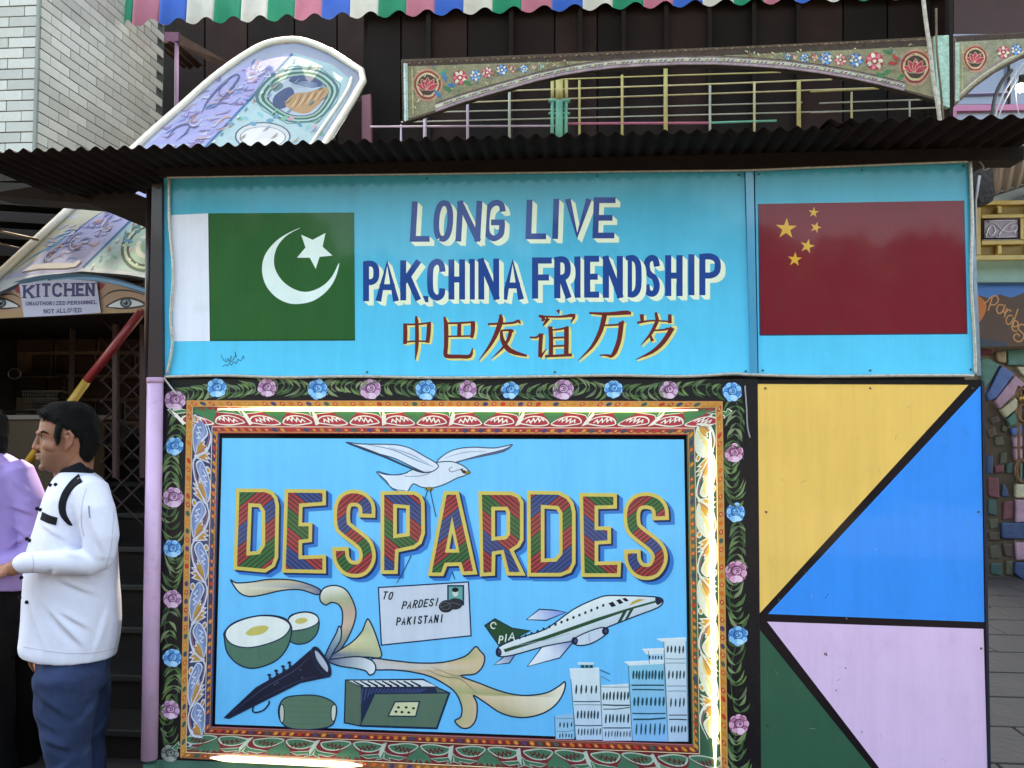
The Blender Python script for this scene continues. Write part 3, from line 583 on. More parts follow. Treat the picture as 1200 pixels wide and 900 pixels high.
for chn, o_, h_, dr, ph in LET:
    lt = None
    if h_ == 's':
        yo = rib(o_, 19.5, 3, 4.5); fo = rib(o_, 11, 3, 0); hy = hf = None
    else:
        yo = o_; fo = offset(o_, -4.2); hy = h_; hf = offset(h_, 4.2) if h_ else None
        if chn == 'A': hf = [(529.7, 605), (538.5, 647.5), (521.5, 647.5)]
    for q in range(1): pass
    it = []
    for q in (1.0, .85, .7, .55, .4): it.append((L_(sh(yo, 7*q, 5.5*q), sh(hy, 7*q, 5.5*q) if hy else None), SHB))
    for q in (1.0, .6): it.append((L_(sh(yo, 2.6*q, 2.4*q), sh(hy, 2.6*q, 2.4*q) if hy else None), SHD))
    it.append((L_(yo, hy), Y_))
    lt = paint('letter', it, mp_, PAINT, 3 if chn != 'P' else 3)
    paint('striped_face', [(L_(fo, hf), '#802020')], lt, STRIPE, 4, uv=lambda x, y, dr=dr, ph=ph: ((y - dr*x*.82)/92+ph, 0))
# counter of the letters shows the shade on its left side (painted)
OUT = '#142b4a'
def outl(P, c_, w_=1.0, oc_=OUT):
    P = [p for i, p in enumerate(P) if math.hypot(p[0]-P[i-1][0], p[1]-P[i-1][1]) > .05]
    h = w_*.45+.35
    return [(P, c_), ({'strip': (offset(P, h), offset(P, -h))}, oc_)]
# dove
dv = []
bd = cr([(441, 553), (452, 556), (470, 556), (482, 551), (500, 544), (515, 541.5), (530, 541), (543, 546), (549, 552), (545, 557), (536, 560), (522, 567), (508, 571.5), (494, 571), (484, 567), (476, 577), (460, 573), (452, 563)], 3, True)
wl = cr([(405, 518.5), (420, 520), (432, 520.5), (462, 521), (480, 525), (498, 535), (513, 544), (511, 550), (500, 554), (485, 548), (462, 537), (440, 531), (425, 526)], 3, True)
wr = cr([(512, 542), (522, 532), (536, 526), (556, 524), (580, 525), (600, 521), (592, 527), (575, 532), (555, 536), (538, 541), (528, 544)], 3, True)
W_ = '#d9e4ee'
for P in (wr, bd, wl): dv += outl(P, W_, .7, '#3a4f6a')
dv += [(rib([(405, 518), (425, 525.5), (450, 535), (475, 546), (495, 553.5), (508, 552)], [1, 3.2, 2.6, 2.4, 2, .6], 3), '#33445f'), (rib([(430, 521), (460, 527), (485, 538), (508, 547)], [.5, 1.4, 1.4, .6], 3), '#8799b3'),
       (rib([(455, 524), (480, 532), (503, 544)], [.4, 1.8, .5], 3), '#9fb0c8'), (rib([(532, 542), (560, 535), (590, 528), (601, 521)], [.6, 2.6, 3.4, 1], 3), '#54607e'), (rib([(520, 537), (545, 530), (570, 529)], [.4, 1.4, .4], 3), '#a6b5cb'),
       (rib([(443, 552), (460, 556.5), (478, 554)], [.6, 1.2, .8], 3), '#2c4a70'), (rib([(474, 558), (490, 558), (503, 555)], .8, 3), '#7f8fa8'), (rib([(530, 547), (526, 550), (529, 553), (536, 551), (543, 549)], .7, 3), '#2b3350'),
       (ell(544, 553, 3.2, 2.0, 10, .4), '#3c3c28'), (ell(548, 553.5, 2.6, 1.8, 8), '#a5812e'), (ell(541, 550.5, 1.4, 1.4, 8), '#5a2630'), (rib([(549, 551), (551, 554), (548, 556)], 1, 2), '#342a20'),
       (rib([(444, 557), (460, 572), (475, 575)], .8, 3), '#4a6a88')]
dv += [(ell(503, 573, 5.5, 2.6, 10), '#8f8450'), (rib([(499, 571), (501, 576)], 1), '#3a3420'), (rib([(506, 571), (505, 576)], 1), '#3a3420')]
paint('painted_dove', dv, mp_, PAINT, 2)
st = [(rib([(504, 574), (511, 606)], 1.0), '#16345c'), (rib([(501, 575), (498, 584)], 1.0), '#16345c'), (rib([(482, 651), (473, 669), (465, 683)], [1, 1.1, .8]), '#16345c'), (rib([(530, 670), (533, 679)], 1), '#16345c')]
tag(paint('painted_string', st, mp_, PAINT, 6), None, kind='stuff')
# envelope
ev = outl([(443.5, 688.5), (549, 682), (552, 745), (447, 756)], '#c9d3e0', 1.0, '#16305a')
en = paint('painted_envelope', ev, mp_, PAINT, 2)
def hand(word, boxes, wd, col_, slant, par, L=3, name='letter'):
    for chn, bx in zip(word, boxes):
        paint(name, [(p, col_) for p in glyph(chn, *bx, wd, slant)], par, PAINT, L)
def boxes_run(x0, y0, x1, y1, n, h, gap=.22, dyend=0):
    w1 = (x1-x0)/n; return [(x0+w1*i, y0+(y1-y0)*i/n, x0+w1*(i+1)-w1*gap, y0+(y1-y0)*i/n+h) for i in range(n)]
hand('TO', [(448.5, 693, 454, 702.5), (455.5, 693.5, 460.5, 703)], 1.5, '#14161e', .25, en)
hand('PARDESI', boxes_run(471.5, 704.5, 516, 700, 7, 9.5), 1.5, '#1a1c22', .22, en)
hand('PAKISTANI', boxes_run(464.5, 723.5, 521.5, 719.5, 9, 9.5), 1.6, '#14161e', .12, en)
stp = [(rect(524, 685.5, 544, 709.5), '#123a58')] + [(rect(526, 687.5, 542, 706), '#5ea39e'), (ell(533.5, 695, 3.4, 4.2, 12), '#cfd6cc'), (ell(533.5, 691.2, 4, 2.8, 12), '#12131a'), (cr([(526, 708), (527, 703), (533, 701), (541, 703), (543, 708)], 3) , '#15161c'),
       (ell(523, 710.5, 9, 7.4, 16, -.2), '#272a30'), (ell(533, 708, 9, 6.5, 16), '#2c2f36'), (rib(ell(522, 710, 6, 4.6, 12, 0, 0, 6.2), .7), '#5a5f66'), (rib([(516, 712), (530, 706), (540, 709)], .7), '#5a5f66')]
paint('painted_stamp', stp, en, PAINT, 3)
# scrolls and leaves bursting from the horn
def grad(P0, P1, *cs):
    dx, dy = P1[0]-P0[0], P1[1]-P0[1]; q = dx*dx+dy*dy
    def f(x, y):
        t = min(max(((x-P0[0])*dx+(y-P0[1])*dy)/q, 0), .9999)*(len(cs)-1); i = int(t); return lerpc(cs[i], cs[i+1], t-i)
    return f
def shape(P, colr, w_=1.1, k=4, closed=True, oc_=OUT): return outl(cr(P, k, True) if k else P, colr, w_, oc_)
hl = []
# melons
for (cx, cy, rx, ry, dep, rt, cd) in ((355, 735, 18.5, 9.5, 21, -.08, '#4a7166'),):
    hl += shape([(338, 725), (346, 719), (360, 717), (371, 721), (374, 731), (371, 743), (362, 752), (350, 755), (341, 752), (337, 744)], '#47705f', 1.0)
    hl += shape([(338, 726), (346, 719.5), (360, 717.5), (371, 721.5), (373, 729), (364, 735), (350, 738.5), (339, 738)], '#e1e8e2', .7); hl += [(ell(353, 727.5, 7.5, 3.4, 14, -.15), '#c9bd6e')]
paint('painted_half_melon', hl, mp_, PAINT, 2)
hl = shape([(263, 748), (263, 741), (272, 731), (290, 724), (312, 721), (332, 724), (341, 733), (341, 745), (336, 760), (325, 773), (308, 781), (292, 783), (277, 777), (266, 764)], '#4c7563', 1.1)
hl += shape([(264, 745), (268, 735), (282, 727), (302, 722), (322, 722.5), (336, 728), (340, 736), (331, 747), (312, 755), (290, 759), (272, 755)], '#e4ebe6', .9); hl += [(cr([(288, 742), (296, 735), (309, 733), (315, 736), (307, 743), (294, 745)], 3, True), '#c8bd6a')]
hl += [(rib([(270+i*11, 760+(i % 3)*3), (272+i*11, 772)], [.4, .7]), '#3d6455') for i in range(6)]
paint('painted_half_melon', hl, mp_, PAINT, 3)
sc_ = shape([(270.5, 680), (277, 683), (295, 682), (315, 679), (340, 679.5), (360, 684), (375, 691), (372, 697), (352, 691), (330, 692), (308, 697), (292, 699), (280, 694)], grad((270, 685), (376, 690), '#e6e4cf', '#c8ba98', '#b3ad92', '#cbbd9c', '#5f6e94'))
paint('painted_ribbon', sc_, mp_, PAINT, 2)
s2 = shape([(375, 697), (380, 689), (392, 686), (404, 690), (412, 701), (417, 716), (415, 730), (409, 745), (402, 757), (391, 771), (386, 766), (396, 748), (401, 730), (401, 716), (396, 708), (388, 706), (382, 709), (376, 705)], grad((384, 690), (398, 765), '#e2e3d6', '#a7ad88', '#c3a893', '#d0b59e', '#8f9384', '#465a80'))
s2 += shape([(446.5, 770), (444, 755), (438, 738), (432, 726), (429, 728), (424, 740), (413, 752), (398, 762), (385, 771), (395, 776), (412, 771), (430, 770)], grad((390, 770), (440, 735), '#46608c', '#cabf8e', '#dcd8a8', '#b5bb90', '#c7c9ac'))
s2 += shape([(380, 772), (386, 757), (394, 742), (397, 734), (400, 738), (399, 750), (392, 762), (384, 776)], grad((383, 775), (398, 738), '#3c5478', '#7890a0', '#a9bdbd'))
paint('painted_scroll_leaf', s2, mp_, PAINT, 3)
s3 = shape([(436, 772), (460, 774), (490, 777), (520, 776), (545, 769), (557, 758), (562, 762), (568, 770), (565, 782), (556, 790), (540, 792), (560, 800), (590, 811), (615, 815), (640, 812), (655, 804), (662, 799), (661, 810), (652, 825), (636, 836), (612, 841), (588, 836), (568, 823), (555, 815), (559, 825), (558, 842), (551, 852), (541, 853), (533, 845), (540, 840), (541, 828), (534, 812), (520, 801), (502, 792), (480, 787), (460, 785), (436, 784)],
    grad((440, 775), (662, 820), '#c4c7cc', '#b8a88e', '#cbb398', '#c9b48c', '#a8ad7c', '#d9bf9b', '#b9ac84', '#8f9868', '#dccba6', '#ece9da'), 1.2, 4)
s3 += [(rib([(500, 785), (520, 793), (540, 796), (558, 812)], [.4, 1, 1, .4], 3), '#7c6a60'), (rib([(505, 781), (530, 791), (545, 793)], [.3, .9, .4], 3), '#946f66')]
paint('painted_scroll_leaf', s3, mp_, PAINT, 2)
s4 = shape([(384, 774), (400, 771), (420, 769.5), (434, 773), (440, 780), (439, 788), (433, 791), (428, 786), (415, 783), (396, 780)], grad((386, 775), (438, 784), '#41557c', '#8fa3a8', '#b9c6c0', '#d9e4ea'))
paint('painted_scroll_leaf', s4, mp_, PAINT, 4)
# horn
hn = shape([(263, 841), (268, 836), (300, 806), (340, 783), (364, 762), (370, 765), (387, 785), (386, 793), (352, 800), (312, 820), (268, 842)], '#191d33', .6, 0)
hn += shape([(366, 760), (371, 758.5), (378, 766), (385, 776), (388, 788), (385, 793), (376, 788), (369, 776), (365, 766)], '#1d2338', .8)
hn += shape([(368.5, 763), (372, 763), (379, 771), (384.5, 781), (384, 788), (378, 783), (371, 773)], '#aeb7c6', .5)
hn += [(rib([(272, 835), (310, 806), (345, 786), (362, 770)], [.4, .9, .9, .4], 3), '#3b4668'), (rib([(300, 822), (345, 800), (372, 792)], [.3, .8, .4], 3), '#343e5c')]
for x, y in ((316, 793), (324, 788), (332, 783), (339.5, 778.5)):
    hn += [(rib([(x, y+6), (x, y-1)], 2.2), '#191d33'), (ell(x-.5, y-2, 2.4, 1.6, 8), '#1d2338'), (ell(x+1.4, y+2, 2, 1.4, 8), '#2a3350')]
hn += [(rib([(297, 828), (296, 833), (300, 835), (309, 832), (315, 825), (315, 821)], 1.8, 3), '#1c2138')]
hn += [(ell(x, y, 1.6, 1.2, 8), '#3a4560') for x, y in ((352, 785), (325, 800), (354, 794), (322, 802))]
paint('painted_horn', hn, mp_, PAINT, 5)
# barrel drum
dr_ = shape([(327, 828), (334, 818), (350, 815), (370, 815), (386, 820), (394, 828), (393, 842), (387, 851), (365, 855), (343, 854), (332, 849), (327, 840)], '#5a7763', 1.0)
dr_ += shape([(327.5, 834), (329, 826), (332, 827), (333, 836), (332, 845), (329, 846)], '#c2c6ba', .5) + shape([(389, 828), (393, 826), (394, 834), (392, 844), (389, 844), (388, 836)], '#d2d6c8', .5)
dr_ += [(rib([(338, 820+i*7), (386, 822+i*6.5)], .5), '#4c6a56') for i in range(5)]
paint('painted_drum', dr_, mp_, PAINT, 3)
# harmonium
hm = outl([(405, 797), (496, 796), (513, 806), (527, 812), (512, 854), (424, 851), (403.5, 847)], '#4f6657', 1.0)
hm += [([(406, 798), (423, 806), (421, 850), (404.5, 846)], '#566c5c'), ([(423, 806), (510, 805), (513, 812), (438, 814), (423, 849)], '#1d2a48')]
hm += [(rib([(425+i*4.4, 807), (423+i*3.8, 813+max(0, 12-i*4))], 1), '#3c5286') for i in range(18)]
hm += outl([(439, 813), (526, 812), (511.5, 853), (422, 850)], '#55705f', .8) + outl([(408, 797.5), (496, 796.5), (512, 804.5), (424, 805.5)], '#d5dde2', .7)
hm += [(rib([(414+i*8.4, 798), (426+i*8.4, 804.5)], [1.4, 2.6]), '#1c2438') for i in range(9)]
hm += outl([(463, 822.5), (491.5, 822), (487, 839.5), (455, 839)], '#d0d2a8', .9) + [(ell(x, y, 1.9, 1.5, 8), '#1f2a28') for x, y in ((467, 829), (476, 829), (484.5, 830), (464, 834), (471, 834.5), (479, 835))]
paint('painted_harmonium', hm, mp_, PAINT, 3)
# aeroplane
AW = '#d5e2e2'
ap = outl([(617, 726), (632, 714), (650, 715), (664, 717.5), (640, 727)], grad((617, 722), (660, 716), '#e0ecf2', '#9fb4e0', '#5f7fd0'), .8)
ap += outl([(579, 779), (590, 770), (606, 764), (601, 771), (597, 777)], grad((579, 779), (606, 765), '#cfdcec', '#4f6da0'), .7)
ap += outl([(618, 781), (636, 757), (668, 749), (672, 752), (656, 771)], grad((620, 779), (668, 752), '#e8f0f4', '#dfe9f2', '#6f88c0'), .8)
ap += outl([(568, 733), (580, 725), (600, 736), (622, 739), (600, 750), (585, 757)], '#1f4a30', .7)
ap += shape([(582, 762), (588, 756), (610, 747), (640, 737), (672, 714), (700, 701), (712, 698), (728, 698), (768, 699.5), (777, 704), (771, 712), (745, 722), (712, 735), (680, 749), (640, 757), (600, 768), (584, 769)], grad((640, 720), (655, 762), '#e4eeec', '#d8e4e6', '#a9bccb'), 1.0, 3)
ap += [([(590, 761), (640, 745), (700, 724), (742, 711), (769, 703.5), (769, 706), (742, 713.5), (701, 728), (641, 749), (592, 764.5)], '#1f4f34'), ([(737, 710), (756, 702.5), (748, 702), (741, 705)], '#bfa54e'), (cr([(768, 700), (777, 704), (770, 709)], 3, True), '#1c2340')]
ap += [(ell(584.5, 764, 3.4, 5, 12, -.3), '#1b2444'), (ell(585.5, 764, 1.6, 2.8, 10, -.3), '#3a4468')]
for i in range(15):
    x = 609+i*7.0; y = 747.5-i*2.55-(.012*i*i); ap.append((ell(x, y, 1.5, 1.9, 8, .2), '#1f3a38'))
ap += [([(713, 707), (718, 705), (722, 710), (717, 711.5)], '#12182c'), ([(722, 703.5), (726.5, 702), (730.5, 706.5), (726, 708)], '#12182c'), ([(729, 701.5), (733, 700.5), (737, 704), (733, 705)], '#12182c')]
ap += [([(731, 715.5), (736, 714), (728, 728), (723.5, 729.5)], '#23483c'), ([(739, 713), (744, 711), (736, 725), (732, 726.5)], '#23483c')]
ap += shape([(673, 749), (685, 742), (702, 736), (711, 736), (712, 741), (704, 748), (690, 755), (676, 756)], '#c3d2e0', .9) + [(ell(673.5, 751, 4, 4.6, 12), '#18203c'), (ell(709.5, 739.5, 4.2, 4.8, 12, .2), '#18203c'), (ell(674.5, 751, 1.4, 2, 8), '#46506e'), (ell(710, 739.5, 1.6, 2.2, 8), '#3a4668')]
ap += [(rib([(690, 742), (691, 752)], .6), '#7f93ad'), (rib([(602, 757), (640, 750), (668, 742)], .6), '#8fa6b5')]
aer = paint('painted_aeroplane', ap, mp_, PAINT, 2)
paint('tail_crescent', [(rib(ell(578.5, 733, 3.3, 3.6, 12, 0, .9, 5.6), [.4]+[1.3]*10+[.4]), '#dfe8e0'), (star(581, 731.5, 1.5, .3), '#dfe8e0')], aer, PAINT, 3)
hand('PIA', [(584.5, 745, 589.5, 754.5), (591.5, 743, 594, 752.5), (596, 741, 604, 750.5)], 1.4, '#d7e2dc', .12, aer, 3)
# city
def bld(P, colr, rows, oc_='#c8dbe2', cap=None, wc='#22424a'):
    it = [(P, colr)]
    if cap: it += [(cap, '#d3e3e8'), (rib([cap[0], cap[1]], 1.4), '#e2eef0')]
    it += [(rib([P[0], P[-1]], .7), '#41606c'), (rib([P[1], P[2]], .7), '#5d7c88')]
    for (x0, x1, y0, y1, n, op) in rows:
        if n:
            for i in range(n):
                x = x0+(x1-x0)*(i+.5)/n+rng.uniform(-.4, .4); h = y1-y0; it.append((ell(x, (y0+y1)/2+rng.uniform(-.4, .4), 1.15*op+.15, h/2*rng.uniform(.85, 1.05), 8, .06), wc))
        else: it += [(rib([(x0, y0), ((x0+x1)/2, y0+rng.uniform(-.4, .6)), (x1, y1)], 1.0*op), wc if op > 1 else '#5b8290')]
    return it
C1 = grad((0, 780), (0, 868), '#cfe0e4', '#d5e4e8', '#aecbe6')
bs = [
 bld([(650, 839), (672, 836), (673, 866), (651, 866)], '#8cc0e0', [(652, 672, 842, 842, 0, .8), (654, 672, 846, 853, 4, .7), (652, 672, 857, 856, 0, .8), (654, 672, 859, 865, 5, .6)]),
 bld([(669, 796), (703, 794), (706, 867), (675, 867)], C1, [(672, 702, 802, 814, 5, .9), (672, 703, 822, 822, 0, 1.2), (673, 704, 826, 826, 0, .8), (675, 703, 832, 843, 7, .9), (674, 705, 850, 850, 0, 1.1), (676, 705, 853, 862, 8, .6)], cap=[(667.5, 784), (702, 783), (703, 796), (669, 797)]),
 bld([(704, 803), (737, 801), (741, 868), (706, 868)], C1, [(704, 738, 805, 805, 0, .8), (705, 738, 810, 821, 8, .95), (706, 738, 826, 826.5, 0, 1.6), (707, 738, 831, 829, 0, 1.1), (708, 738, 836, 848, 7, .9), (707, 739, 853, 853, 0, 1.3), (708, 740, 856, 864, 9, .5)]),
 bld([(760, 763), (778, 762), (779, 778), (761, 778)], '#a9d0e6', [(760, 777, 768, 773, 5, .7)], cap=[(753, 761), (779, 760), (778, 766), (757, 767)]),
 bld([(736.5, 780), (778, 777), (783, 869), (741, 868)], grad((0, 780), (0, 868), '#7cc4dc', '#84cbe6', '#7dbbec'), [(740, 778, 785, 797, 10, 1.1), (740, 778, 803, 803, 0, 1.7), (741, 778, 808, 808.5, 0, 1.6), (741, 780, 816, 828, 8, 1.1), (741, 780, 836, 836, 0, 1.4), (742, 780, 843, 841.5, 0, 1.9), (743, 781, 847, 862, 7, .8)], cap=[(732, 776), (778, 774), (778, 778), (737, 780)], wc='#14505c'),
 bld([(778, 752), (804, 751), (806.5, 869), (783, 869)], C1, [(780, 803, 756, 766, 5, .9), (780, 803, 772, 772, 0, .9), (780, 803, 777, 777, 0, .8), (782, 804, 785, 796, 5, .85), (782, 804, 804, 804, 0, .9), (782, 804, 810, 810, 0, .8), (784, 804, 817, 829, 4, .8), (784, 805, 838, 838, 0, 1.1), (784, 805, 843, 843.5, 0, 1.4), (785, 805, 850, 859, 5, .8)], cap=[(770, 749), (804, 747.5), (804, 751.5), (775, 752)])]
bs[1] += [(rect(677, 776, 696, 779), '#c9dde4'), (rect(680, 779, 695, 783), '#4a9cb4'), (rib([(703, 785), (715, 790)], 1), '#3b5c68'), (rib([(704, 792), (715, 798)], 1), '#6d8c98')] + [(rect(681+i*5, 779.5, 684.5+i*5, 782.5), '#1d3640') for i in range(3)]
for it in bs: paint('painted_building', it, mp_, PAINT, 3)
# ------------------------------------------------------------------ corrugated roof over the kiosk
def corrugated(name, E0, E1, back, amp, wl, nrm, m, parent=None, th=.0012, per=8, rows=1, tears=0):
    """corrugated sheet: front edge E0-E1, running back along 'back'; waves along nrm"""
    Lg = (E1-E0).length; n = int(Lg/wl*per); V = []; rr = random.Random(int(Lg*1000))
    for j in range(rows+1):
        for i in range(n+1):
            t = i/n; p = E0.lerp(E1, t) + back*(j/rows); ph = 2*math.pi*t*Lg/wl
            q = nrm*(amp*math.sin(ph)) + back.normalized()*((rr.uniform(-1, 1)*tears) if j == 0 else 0)
            V.append(p+q)
    m1 = len(V); V += [v + nrm*th for v in V]
    Fc = []
    for j in range(rows):
        for i in range(n):
            a = j*(n+1)+i; Fc.append((a, a+1, a+n+2, a+n+1)); Fc.append((m1+a+n+1, m1+a+n+2, m1+a+1, m1+a))
    for i in range(n):
        Fc.append((i+1, i, m1+i, m1+i+1)); b = rows*(n+1)+i; Fc.append((b, b+1, m1+b+1, m1+b))
    return fixn(mesh(name, V, Fc, m, parent, True))
rf = thing('corrugated_roof', 'dark corrugated iron roof jutting out over the blue signboards', 'roof')
E0 = at(-60, 179, -.28); E1 = at(1000, 148.5, -.28)
place(rf, (.2, .4, 2.62))
UP = Vector((0, 0, 1))
corrugated('iron_sheet', E0, E1, Vector((0, .62, .01)), .0085, .057, UP, BLACK, rf, rows=4, tears=.002)
E2 = at(968, 146, -.31)+Vector((0, 0, .012)); E3 = at(1262, 139, -.31)+Vector((0, 0, .012))
GREYI = mat('grey_weathered_iron', '#4a4644', rough=.6, var=.2, scale=8, metal=.2, bump=.2)
corrugated('iron_sheet', E2, E3, Vector((0, .9, .03)), .0085, .066, UP, BLACK, rf, rows=2)
# eaves beam over the signboards, seen as a black band
prism('eaves_beam', [at(186, 196, -.02), at(1200, 172, -.02), at(1200, 187, -.02), at(1140, 187.5, -.02), at(872, 198, -.02), at(430, 203.5, -.02), at(186, 207, -.02)], BLACK, rf, Vector((0, .10, 0)))
box('back_beam', (-1.35, .30, 2.5), (1.75, .34, 2.6), BLACK, rf)
# rear part
# ceiling and timbers to the left of the kiosk
tb = thing('timber_eaves', 'dark sooty timbers under the roof left of the kiosk', 'beams')
place(tb, at(100, 230, .4))
prism('sloping_beam', [at(30, 193, .42), at(60, 188, .42), at(192, 240, .42), at(192, 275, .42), at(97, 236, .42), at(30, 208, .42)], DKWOOD, tb, Vector((0, .10, 0)))
prism('unseen_shade_sheet', [Vector((-3.8, .345, 2.63)), Vector((-1.32, .345, 2.63)), Vector((-1.32, 1.0, 2.96)), Vector((-3.8, 1.0, 2.96))], BLACK, tb, Vector((0, 0, .02)))  # sheet added out of sight to keep the sun off the two men
prism('pale_board', [at(-20, 192, .3), at(34, 199, .3), at(35, 211, .3), at(-20, 213, .3)], mat('weathered_plank', '#2c251f', rough=.9, var=.4, bump=.4, stretch=(1, 1, 8)), tb, Vector((0, .3, .01)))
prism('board', [at(-20, 213.5, .3), at(60, 215, .3), at(120, 240, .45), at(-20, 228, .3)], DKWOOD, tb, Vector((0, .2, .01)))
for k in range(4):
    prism('board', [at(-20, 226+k*20, 1.5), at(150, 236+k*20, 1.5), at(150, 248+k*20, 1.5), at(-20, 238+k*20, 1.5)], DKWOOD, tb, Vector((0, .6, .08)))
tube('pale_rod', [at(-10, 269, .85), at(45, 281, .85)], .007, mat('old_pipe', '#6d5f58', rough=.6), tb, 6)
tube('pale_rod', [at(-10, 283, .9), at(22, 291, .9)], .005, mat('old_pipe_b', '#5a4c46', rough=.6), tb, 6)
# ------------------------------------------------------------------ striped awning
aw = thing('striped_awning', 'corrugated awning striped in pink, blue, white and green along the top', 'awning')
YA = 2.42
a0, a1 = at(102, 29.5, YA), at(1262, -10.5, YA); Lg = (a1-a0).length
place(aw, a0.lerp(a1, .5))
SC = {'g': '#10a486', 'p': '#dc8cac', 'b': '#3a7af0', 'w': '#f0f4f4'}
edges = [102, 137.5, 154.5, 186, 218, 250, 282, 313, 345, 377, 410, 443, 476, 509, 543, 577, 611, 647, 683, 718, 754, 788.5, 823.5, 860, 895, 932, 969, 1004, 1042, 1078, 1113, 1152, 1190, 1228, 1262]
seq = 'wgpbwgwgpbwgpbwgpbwgpbwgpbwgpbwgpb'
stm = {k: mat('stripe_enamel_'+k, v, rough=.4, var=.1, scale=7, coat=.4, bump=.05, dirt='#8f9a8c', dirtamt=.35) for k, v in SC.items()}
slope = Vector((0, .10, 1)).normalized(); nrm = Vector((0, -1, .1)).normalized()
dirx = (a1-a0).normalized()
pxx = lambda x: at(x, 29.5-(x-102)*40/1160, YA)
for k in range(len(edges)-1):
    p0, p1 = pxx(edges[k]), pxx(edges[k+1]); ln = (p1-p0).length; n = 12; V = []; ws = []
    for i in range(n+1):
        t = i/n; bz = -.022*math.sin(2*math.pi*t)
        base = p0.lerp(p1, t)
        V.append(base + nrm*(bz*.6) + Vector((0, 0, bz*.8-abs(t-.5)**6*.5+.006)))
    m1 = len(V); V += [Vector((v.x, v.y, 0)) + Vector((0, .06, a0.z*.5+a1.z*.5+.85)) for v in V]; m2 = len(V); V += [v - nrm*.002 for v in V]
    Fc = []
    for i in range(n): Fc += [(i, i+1, m1+i+1, m1+i), (m2+i+1, m2+i, m2+m1+i, m2+m1+i+1), (i+1, i, m2+i, m2+i+1)]
    o = fixn(mesh('painted_stripe', V, Fc, stm[seq[k]], aw, True))
# ------------------------------------------------------------------ dark gallery behind
gl = thing('upper_gallery', 'dark boarded gallery above the kiosk behind the arched panel', 'gallery')
place(gl, (0, 2.6, 3))
YG = 2.5
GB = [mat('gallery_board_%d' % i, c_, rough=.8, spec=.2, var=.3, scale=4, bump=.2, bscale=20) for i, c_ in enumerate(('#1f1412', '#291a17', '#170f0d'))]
xs = [205, 240, 290, 345, 395, 430, 470, 502, 548, 599, 650, 700, 731, 781, 832, 885, 936, 988, 1040, 1090, 1116]
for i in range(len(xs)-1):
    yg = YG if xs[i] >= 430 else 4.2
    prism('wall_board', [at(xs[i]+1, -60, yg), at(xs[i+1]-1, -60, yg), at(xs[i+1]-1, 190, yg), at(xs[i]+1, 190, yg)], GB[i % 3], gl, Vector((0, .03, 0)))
prism('back_wall', [at(432, -60, YG+.04), at(1115, -60, YG+.04), at(1115, 200, YG+.04), at(432, 200, YG+.04)], mat('gallery_dark_wall', '#141010', rough=.9), gl, Vector((0, .1, 0)))  # plain dark wall behind the boards
for x in (502, 599, 680, 731, 781, 832, 884, 936, 1088):
    prism('batten', [at(x-2.5, -60, YG-.05), at(x+2.5, -60, YG-.05), at(x+2.5, 190, YG-.05), at(x-2.5, 190, YG-.05)], BLACK, gl, Vector((0, .04, 0)))
prism('maroon_board', [at(1118, -40, 2.2), at(1260, -40, 2.2), at(1260, 45, 2.2), at(1118, 47, 2.2)], mat('maroon_board', '#3a1e22', rough=.6, var=.2), gl, Vector((0, .03, 0)))
prism('ceiling', [Vector((-.8, .9, 5.2)), Vector((4.5, .9, 5.2)), Vector((4.5, 2.6, 5.2)), Vector((-.8, 2.6, 5.2))], BLACK, gl, Vector((0, 0, .05)))
box('floor_slab', (-1.0, 1.15, 2.72), (2.3, 2.52, 2.80), BLACK, gl)
prism('side_post', [at(424, 112, 2.0), at(434, 110, 2.0), at(435, 180, 2.0), at(424, 180, 2.0)], mat('dusty_pink_frame', '#7a4450', rough=.5, var=.2), gl, Vector((0, .04, 0)))
prism('side_post', [at(403, 112, 2.0), at(424, 112, 2.0), at(424, 116, 2.0), at(403, 116, 2.0)], MAROON, gl, Vector((0, .04, 0)))
prism('back_wall', [at(120, -60, 4.24), at(436, -60, 4.24), at(436, 260, 4.24), at(120, 260, 4.24)], BLACK, gl, Vector((0, .1, 0)))
box('return_wall', (at(432, 0, 2.5).x-.05, 2.56, 2.8), (at(432, 0, 2.5).x, 4.2, 5.2), BLACK, gl)
# railing
ra = thing('pipe_railing', 'painted pipe railing with thin rails behind the arched carved panel', 'railing')
YR = 1.6; place(ra, at(780, 160, YR))
RP = {k: mat('rail_paint_'+k, v, rough=.5, var=.15, scale=12) for k, v in {'l': '#b8a3b4', 'y': '#b3a468', 'g': '#5fa58c', 'p': '#b4647c', 'w': '#a9a99a', 'c': '#c0b183'}.items()}
def rail(P, r, k, nm='rail'): tube(nm, [at(x, y, YR) for x, y in P], r, RP[k], ra, 8)
rail([(434, 148.5), (655, 147.5)], .0065, 'l'); rail([(664, 145), (830, 144)], .008, 'p'); rail([(830, 144), (910, 141.5)], .007, 'g')
rail([(505, 131.5), (660, 128), (800, 124), (940, 120)], .0045, 'w'); rail([(470, 143), (560, 141), (700, 137.5), (840, 134), (1000, 130)], .0045, 'w')
rail([(548, 120), (660, 116), (800, 111), (1000, 104), (1060, 102)], .005, 'c'); rail([(595, 106.5), (700, 103), (850, 98), (975, 93)], .005, 'c')
rail([(655, 93), (800, 88), (915, 84.5)], .0045, 'y'); rail([(960, 121), (1100, 116)], .0045, 'w'); rail([(950, 107.5), (1030, 103.5)], .006, 'y'); rail([(950, 132), (1100, 126)], .0045, 'w')
